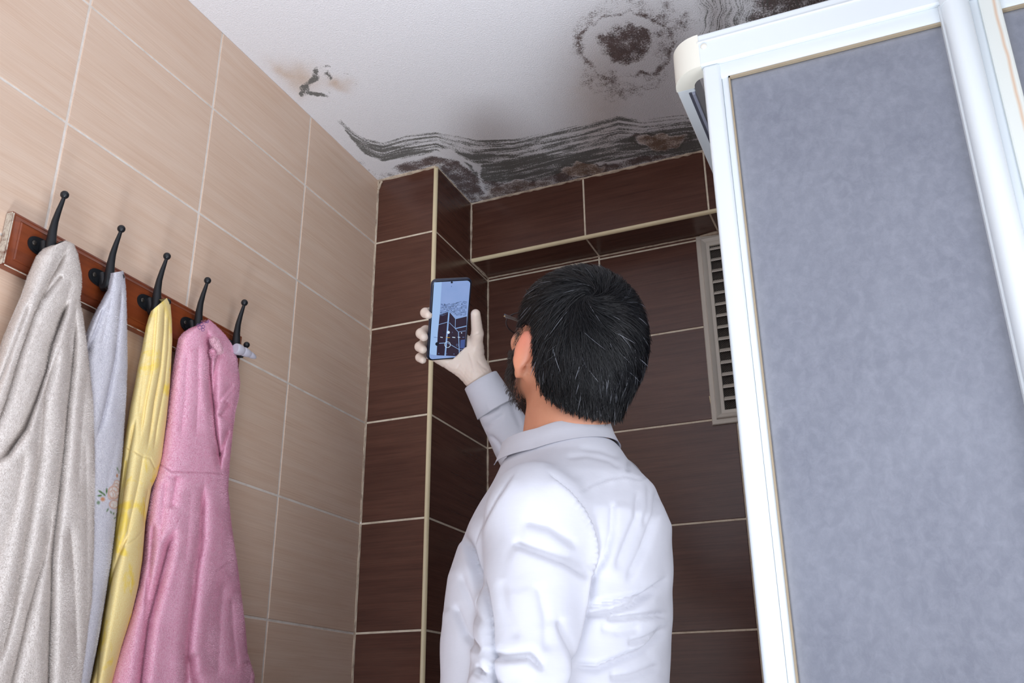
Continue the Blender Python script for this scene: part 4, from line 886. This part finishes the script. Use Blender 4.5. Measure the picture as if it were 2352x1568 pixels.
gx, gy, gd = proj(V); cam_f = ((CAM-V)*N).sum(1)/np.linalg.norm(CAM-V, axis=1); face = sstep(-.05, .15, cam_f)*sstep(1.66, 1.58, gd)
SF = [([(1260, 1088), (1312, 1128), (1344, 1164), (1364, 1204), (1376, 1244), (1378, 1280), (1370, 1312), (1362, 1336)], .0022, 5, .0040),
      ([(1180, 1088), (1140, 1148), (1104, 1216), (1086, 1252)], .0010, 4, -.0015),
      ([(1058, 1226), (1076, 1260), (1092, 1312), (1104, 1352), (1116, 1420), (1122, 1500), (1126, 1600)], .0050, 7, .006),
      ([(1176, 1248), (1240, 1272), (1304, 1296), (1350, 1330)], .0030, 9, .003), ([(1200, 1200), (1260, 1215), (1330, 1262)], .0018, 12, .002),
      ([(1372, 1300), (1362, 1336), (1356, 1388), (1344, 1432), (1332, 1476), (1320, 1520), (1308, 1568), (1300, 1620)], .0080, 8, .008),
      ([(1358, 1388), (1420, 1376), (1480, 1364), (1536, 1322)], .0045, 6, -.003), ([(1356, 1412), (1400, 1408), (1452, 1392), (1512, 1356)], .0040, 6, .003),
      ([(1390, 1424), (1460, 1416), (1540, 1414)], .0040, 5, .0025), ([(1328, 1524), (1372, 1530), (1420, 1512), (1480, 1488), (1540, 1430)], .0060, 8, -.004),
      ([(1440, 1478), (1480, 1468), (1530, 1436)], .0035, 6, .002), ([(1412, 1150), (1408, 1220), (1396, 1272), (1376, 1320)], .0030, 7, -.002),
      ([(1464, 1125), (1460, 1188), (1432, 1252), (1410, 1310)], .0025, 9, .0015), ([(1516, 1120), (1508, 1180), (1480, 1260), (1440, 1340)], .0030, 8, -.002), ([(1490, 1110), (1492, 1160), (1480, 1210)], .0016, 6, 0),
      ([(1112, 1500), (1160, 1512), (1216, 1508), (1248, 1540)], .0045, 8, .003), ([(1095, 1535), (1132, 1568), (1170, 1600)], .0050, 7, .003), ([(1280, 1420), (1304, 1500), (1316, 1560)], .0030, 9, .002),
      ([(1150, 1330), (1160, 1400), (1190, 1470)], .0018, 12, 0), ([(1230, 1340), (1250, 1420), (1250, 1500)], .0018, 14, .0015), ([(1040, 1390), (1070, 1460), (1110, 1500)], .0035, 8, .002), ([(1060, 1320), (1090, 1390), (1112, 1440)], .0025, 8, 0),
      ([(1300, 1050), (1350, 1046), (1400, 1058), (1430, 1080)], .0014, 6, 0), ([(1330, 1030), (1380, 1036), (1425, 1052)], .0012, 6, 0), ([(1250, 1062), (1290, 1075), (1330, 1100)], .0012, 8, 0),
      ([(1440, 1020), (1442, 1050), (1440, 1085)], .0025, 5, .001), ([(1380, 1440), (1420, 1450), (1470, 1440)], .0022, 9, 0), ([(1400, 1560), (1450, 1556), (1520, 1530)], .003, 9, .002),
      ([(1100, 950), (1120, 948), (1150, 932)], .0025, 6, .001), ([(1112, 985), (1130, 972), (1160, 950)], .0022, 5, .001), ([(1125, 1000), (1142, 1015), (1156, 1038)], .0020, 4, .001), ([(1175, 905), (1180, 940), (1200, 985)], .0015, 7, 0)]
disp = np.zeros(len(V)); vis_ = face > 0
disp[vis_] = 1.35*fold_field(gx[vis_], gy[vis_], SF[:-4])*face[vis_]
face2 = sstep(-.05, .15, cam_f)*sstep(1.60, 1.64, gd)*(gx < 1270); v2 = face2 > 0; disp[v2] += 1.5*fold_field(gx[v2], gy[v2], SF[-4:])*face2[v2]
def seam(pts, a, w_):
    d_, p_ = polydist(gx, gy, pts); return np.where((p_ > 0) & (p_ < 1), a*(-np.exp(-(d_/w_)**2)+.8*np.exp(-((d_-w_*2.2)/(w_*1.6))**2)), 0)*face
disp += seam([(1328, 1132), (1360, 1112), (1392, 1100), (1432, 1093), (1473, 1100), (1500, 1086)], .0013, 3)
d_, p_ = polydist(gx, gy, SF[0][0]); pk = np.exp(-((d_-9)/6)**2)*(p_ > .28)*(p_ < .98); disp += -.0016*pk*np.sin(p_*125)*face
d_, p_ = polydist(gx, gy, [(1328, 1132), (1392, 1100), (1473, 1100)]); disp += .0006*np.exp(-((d_+0)/16)**2)*np.sin(gx/6.0)*face*(p_ < 1)*(p_ > 0)
z3 = (np.sin(V[:, 2]*52+V[:, 0]*21)*np.sin(V[:, 1]*44-V[:, 2]*17+1)+.6*np.sin(V[:, 2]*93-V[:, 1]*61+V[:, 0]*40)); disp += .0007*z3
V = V+N*disp[:, None]
shirt = link('shirt', npmesh(V, F), M_shirt, person)
# collar: stand and leaf in one folded strip
b = MB(); n_ = 72; rows = []
for i in range(n_):
    q_ = -math.pi+.60+(2*math.pi-1.2)*i/(n_-1); fr = math.cos(q_+math.pi)   # 1 at the front, -1 at the back of the neck
    c_, s_ = -math.cos(q_), math.sin(q_); c_ = math.cos(q_+math.pi); s_ = math.sin(q_+math.pi)
    zt = float(np.interp(fr, [-1, 0, 1], [.021, .001, -.002])); lw = .033+.004*sstep(.7, .97, fr)
    def pt(r_, z): return TB.w(.003+(.080+r_)*c_, (.067+r_)*s_, z)
    col = [pt(-.004, zt-.030), pt(-.003, zt-.012), pt(-.001, zt-.001), pt(.001, zt+.0012), pt(.0035, zt-.001), pt(.008, zt-lw*.5), pt(.015, zt-lw*.97), pt(.016, zt-lw), pt(.0142, zt-lw+.0003), pt(.0065, zt-lw*.5), pt(.0012, zt-.004)]
    rows.append([b.bm.verts.new(tuple(p)) for p in col])
for r0, r1 in zip(rows, rows[1:]):
    for k in range(10): b.bm.faces.new((r0[k], r0[k+1], r1[k+1], r1[k]))
for r_ in (rows[0], rows[-1]): b.bm.faces.new(r_[2:])
o = b.build('collar', M_shirt, shirt, smooth=True, angle=60)
# cuff round the raised wrist
b = MB(); ax = unit(ELR-WRR); c0 = WRR+ax*.004; pts = [c0+ax*s_ for s_ in (0, .0005, .003, .03, .058, .062, .062, .03, .002)]
b.tube([c0+ax*.0000, c0+ax*.0012, c0+ax*.012, c0+ax*.040, c0+ax*.062, c0+ax*.0632], [.0320, .0336, .0345, .0372, .0400, .0385], 40, cap=False, ell=[1.12]*6)
b.tube([c0, c0+ax*.0004, c0+ax*.03], [.0320, .0308, .0300], 40, cap=False, ell=[1.12]*3)
b.build('cuff', M_shirt, shirt, smooth=True, angle=60)
# trousers and shoes (below the picture)
M_trou = plain('dark_trousers', (40, 44, 58), .8); M_shoe = plain('black_shoe', (24, 24, 26), .4)
def tr_fn(P):
    d = ellip(P, TB.w(.015, 0, -.60), (.135, .175, .15)); 
    for s_ in (-1, 1): d = smin(d, cone(P, TB.w(.01, s_*.085, -.62), TB.w(.012, s_*.10, -1.0), .092, .068), .04); d = smin(d, cone(P, TB.w(.012, s_*.10, -1.0), TB.w(-.01, s_*.11, -1.385), .068, .056), .03)
    return d
V, F = nets(tr_fn, (.50, -.95, .03), (1.0, -.38, 1.02), .011); link('trousers', npmesh(V, F), M_trou, person)
def sh_fn(P):
    d = None
    for s_ in (-1, 1):
        k = smin(ellip(P, TB.w(.07, s_*.115, -1.415), (.10, .045, .035)), ellip(P, TB.w(-.03, s_*.11, -1.395), (.055, .04, .045)), .03); k = smax(k, .001-P[..., 2], .002); d = k if d is None else np.minimum(d, k)
    return d
for s_ in (-1, 1):
    V, F = nets(lambda P: smax(smin(ellip(P, TB.w(.07, s_*.115, -1.410), (.10, .045, .034)), ellip(P, TB.w(-.03, s_*.11, -1.395), (.055, .042, .052)), .03), .002-P[..., 2], .003), TB.w(.20, s_*.115-.07, -1.445)*np.array([1, 1, 1])+np.array([-.03, -.0, 0])-np.array([0, .0 if s_ < 0 else .14, 0])+np.array([0, 0, 0]) if False else (.53, TB.o[1]-s_*.115-.08, -.004), (.90, TB.o[1]-s_*.115+.09, .12), .007)
    link('shoe', npmesh(V, F), M_shoe, person)

# ------------------------------------------------------------------ glasses
M_gl = plain('dark_metal_frame', (52, 48, 50), .3, Metallic=.6); M_gold = plain('pale_metal', (190, 170, 130), .3, Metallic=.7)
t = NT('lens'); t.set(Base_Color=(.95, .97, 1, 1), Roughness=.03, Transmission_Weight=1, IOR=1.2); M_lens = t.m
gs = tag(empty('glasses', HD.w(.10, 0, .012)), 'dark thin-rimmed glasses worn by the man', 'glasses')
b = MB(); R_, Lr = .0, []
for s_ in (-1, 1):
    rim = [HD.w(.120-.22*abs(.033+.026*math.cos(q))**1.25*.9, s_*(.0345+.0275*math.cos(q)), .003+.0175*math.sin(q)*(1-.1*math.cos(q))) for q in np.linspace(0, 2*math.pi, 41)]
    b.tube(rim, .0011, 8, cap=False); Lr.append(rim)
b.tube([HD.w(.119, -.008, .007), HD.w(.123, 0, .010), HD.w(.119, .008, .007)], .0012, 8); b.build('rim', M_gl, gs, smooth=True)
for s_, rim in zip((-1, 1), Lr):
    b = MB(); c0 = sum(rim[:-1])/(len(rim)-1); cf = b.bm.verts.new(tuple(c0+HD.f*.0012)); vs = [b.bm.verts.new(tuple(p)) for p in rim[:-1]]; cb = b.bm.verts.new(tuple(c0-HD.f*.0008))
    for k in range(len(vs)): b.bm.faces.new((cf, vs[k], vs[(k+1) % len(vs)])); b.bm.faces.new((cb, vs[(k+1) % len(vs)], vs[k]))
    b.build('lens', M_lens, gs, smooth=True)
for s_ in (-1, 1):
    b = MB(); pts = [HD.w(.106, s_*.0640, .010), HD.w(.103, s_*.0720, .011), HD.w(.090, s_*.0755, .012), HD.w(.05, s_*.0785, .014), HD.w(.010, s_*.0830, .018), HD.w(-.012, s_*.0835, .014), HD.w(-.024, s_*.081, -.002)]
    b.tube(pts, [.0032, .0036, .0032, .0026, .0021, .0017, .0014], 8, ell=[.45]*7); b.build('temple_arm', M_gl, gs, smooth=True)
    b = MB(); b.sphere(HD.w(.096, s_*.0762, .011), .0011, sc=(1.6, 1.6, .8)); b.build('hinge', M_gold, gs, smooth=True)

# ------------------------------------------------------------------ phone
M_case = plain('dark_blue_phone_body', (30, 38, 58), .3); M_black = plain('black_glass', (8, 9, 12), .12)
fx = tag(empty('smartphone', pc), 'dark blue smartphone showing the ceiling corner on screen, held in gloved hand', 'phone')
def rr(w_, h_, r, n=7):
    out = []
    for cx, cy, a0 in ((w_-r, h_-r, 0), (-w_+r, h_-r, 90), (-w_+r, -h_+r, 180), (w_-r, -h_+r, 270)):
        for k in range(n): q = math.radians(a0+90*k/(n-1)); out.append((cx+r*math.cos(q), cy+r*math.sin(q)))
    return out
b = MB(); prof = [(0.0026, -PT), (.0008, -PT+.0008), (0, -PT+.0022), (0, PT-.0022), (.0006, PT-.0008), (.0018, PT)]; rs = []
for ins, z in prof: rs.append([b.bm.verts.new(tuple(ph(x, y, z))) for x, y in rr(PW-ins, PH-ins, .0095)])
for a, c_ in zip(rs, rs[1:]):
    for k in range(len(a)): b.bm.faces.new((a[k], a[(k+1) % len(a)], c_[(k+1) % len(a)], c_[k]))
b.bm.faces.new(rs[0][::-1]); b.bm.faces.new(rs[-1]); b.build('phone_body', M_case, fx, angle=50)
b = MB(); b.prism([ph(x, y, PT-.0001) for x, y in rr(PW-.0020, PH-.0020, .008)], pn*.0003); b.build('front_glass', M_black, fx)
def emis(name, rgb, st=1.0):
    m = NT(name); m.set(Base_Color=(0, 0, 0, 1), Roughness=.15, Emission_Color=(*s2l(rgb), 1), Emission_Strength=st); return m.m
t = NT('screen_sky'); t.set(Base_Color=(0, 0, 0, 1), Roughness=.15, Emission_Strength=.92, Emission_Color=t.mix(t.math('ADD', t.noise(t.obj(), 40, 2), -.1, True), s2l((134, 162, 214)), s2l((150, 172, 222)))); m_sky = t.m
E_ = [m_sky, emis('screen_light', (160, 192, 236), .95), emis('screen_tile', (44, 34, 50)), emis('screen_line', (142, 176, 226), .9), emis('screen_mould', (70, 88, 122)), emis('screen_icon', (205, 225, 245)), emis('screen_amber', (190, 150, 40)), emis('screen_mid', (98, 120, 168)), emis('screen_darkicon', (24, 30, 44)), emis('screen_glow', (64, 84, 140))]
SW, SH_ = PW-.0034, PH-.0036
cxs = [(980+110/7.842, 630+95/7.84), (980+780/7.842, 630+130/7.84), (980+690/7.842, 630+1475/7.84), (980+55/7.842, 630+1450/7.84)]
def sc_(cx, cy, z=0.0):
    """crop pixel of the screen close-up -> point on the screen plane"""
    px, py = 980+cx/7.842, 630+cy/7.84; d = ray(px, py); t_ = ((pc+pn*(PT+.0003)-CAM)@pn)/(d@pn); P_ = CAM+d*t_; x, y = (P_-pc)@pr_, (P_-pc)@pu
    x = min(max(x, -SW), SW); y = min(max(y, -SH_-.002), SH_); return ph(x, y, PT+.0003+z)
b = MB(); Zs = .00004
b.poly([ph(x, y, PT+.00032) for x, y in rr(SW, SH_, .0075)], 0)
b.poly([sc_(*p, Zs) for p in ((150, 98), (275, 104), (262, 300), (236, 700), (200, 1050), (178, 1455), (70, 1440), (48, 1400), (75, 1000), (110, 300), (125, 130))], 1)
def pg(pts, mi, lv=2): b.poly([sc_(*p, Zs*lv) for p in pts], mi)
pg([(236, 715), (400, 665), (345, 1462), (178, 1455), (200, 1050)], 2); pg([(400, 665), (520, 800), (512, 975), (570, 1035), (590, 1475), (345, 1462)], 2); pg([(520, 800), (725, 750), (718, 930), (512, 975)], 2); pg([(512, 975), (718, 930), (690, 1475), (585, 1475), (570, 1035)], 2)
def ln(p0, p1, w_, mi=3, lv=3):
    p0, p1 = np.array(p0, float), np.array(p1, float); d = p1-p0; n_ = np.array([-d[1], d[0]])/np.hypot(*d)*w_/2; pg([tuple(p0-n_), tuple(p1-n_), tuple(p1+n_), tuple(p0+n_)], mi, lv)
ln((403, 665), (332, 1465), 26); ln((215, 903), (385, 855), 9); ln((225, 1240), (350, 1232), 12); ln((410, 870), (512, 970), 7); ln((520, 800), (512, 975), 9); ln((512, 975), (718, 928), 16); ln((512, 975), (570, 1035), 8); ln((570, 1035), (700, 1015), 7); ln((572, 1035), (590, 1475), 13); ln((375, 1232), (580, 1350), 9); ln((580, 1355), (690, 1355), 8); ln((404, 665), (520, 800), 6); ln((228, 720), (404, 663), 8); ln((520, 800), (725, 750), 8)
pg([(610, 1180), (690, 1170), (680, 1330), (600, 1330)], 9, 2.5)
rs_ = random.Random(3)
for k in range(26):     # streaks of mould on the screen picture
    y0_ = 512+k*9.2; x = 262-k*1.0; seg = []
    while x < 735: seg.append((x, y0_+26*math.sin((x-240)/95)+(x-240)*.02*(k-8)*.12+rs_.uniform(-5, 5)+max(0, (x-400))*.16*(k/26)*1.6)); x += 26
    for a, c_ in zip(seg, seg[1:]):
        if rs_.random() < .72 and max(a[1], c_[1]) < min(745, 690+abs(a[0]-400)*.45): ln(a, c_, rs_.uniform(3, 9), 4 if rs_.random() < .6 else 7, 3)
def disc(cx, cy, r, mi, lv=4): pg([(cx+r*math.cos(q), cy+r*math.sin(q)) for q in np.linspace(0, 2*math.pi, 19)[:-1]], mi, lv)
def ringp(cx, cy, r, w_, mi=5):
    for k in range(20): a0, a1 = 2*math.pi*k/20, 2*math.pi*(k+1)/20; ln((cx+r*math.cos(a0), cy+r*math.sin(a0)), (cx+r*math.cos(a1), cy+r*math.sin(a1)), w_, mi, 5)
disc(452, 142, 19, 8); disc(448, 215, 9, 7); disc(390, 1042, 26, 5); disc(310, 1040, 18, 8); disc(188, 1252, 33, 8); ringp(375, 1263, 52, 8); ringp(550, 1272, 19, 6, 7); disc(628, 1052, 10, 5); disc(218, 1422, 9, 7); disc(492, 1432, 8, 7); disc(360, 1428, 7, 7); ln((462, 1030), (466, 1055), 5, 7, 4)
for x0_, x1_, mi in ((130, 205, 7), (246, 300, 5), (345, 422, 6), (460, 522, 5), (562, 606, 5), (645, 682, 7)):
    for j in range(int((x1_-x0_)/11)): ln((x0_+j*11, 1124+j*1.2+rs_.uniform(-3, 3)), (x0_+j*11+7, 1136+j*1.2+rs_.uniform(-3, 3)), 8, mi, 4)
b.build('screen', E_, fx)
b = MB(); b.prism([ph(PW-.002, y, z) for y, z in ((.018, -.0012), (.030, -.0012), (.030, .0012), (.018, .0012))], pr_*.0026); b.build('side_button', M_case, fx)
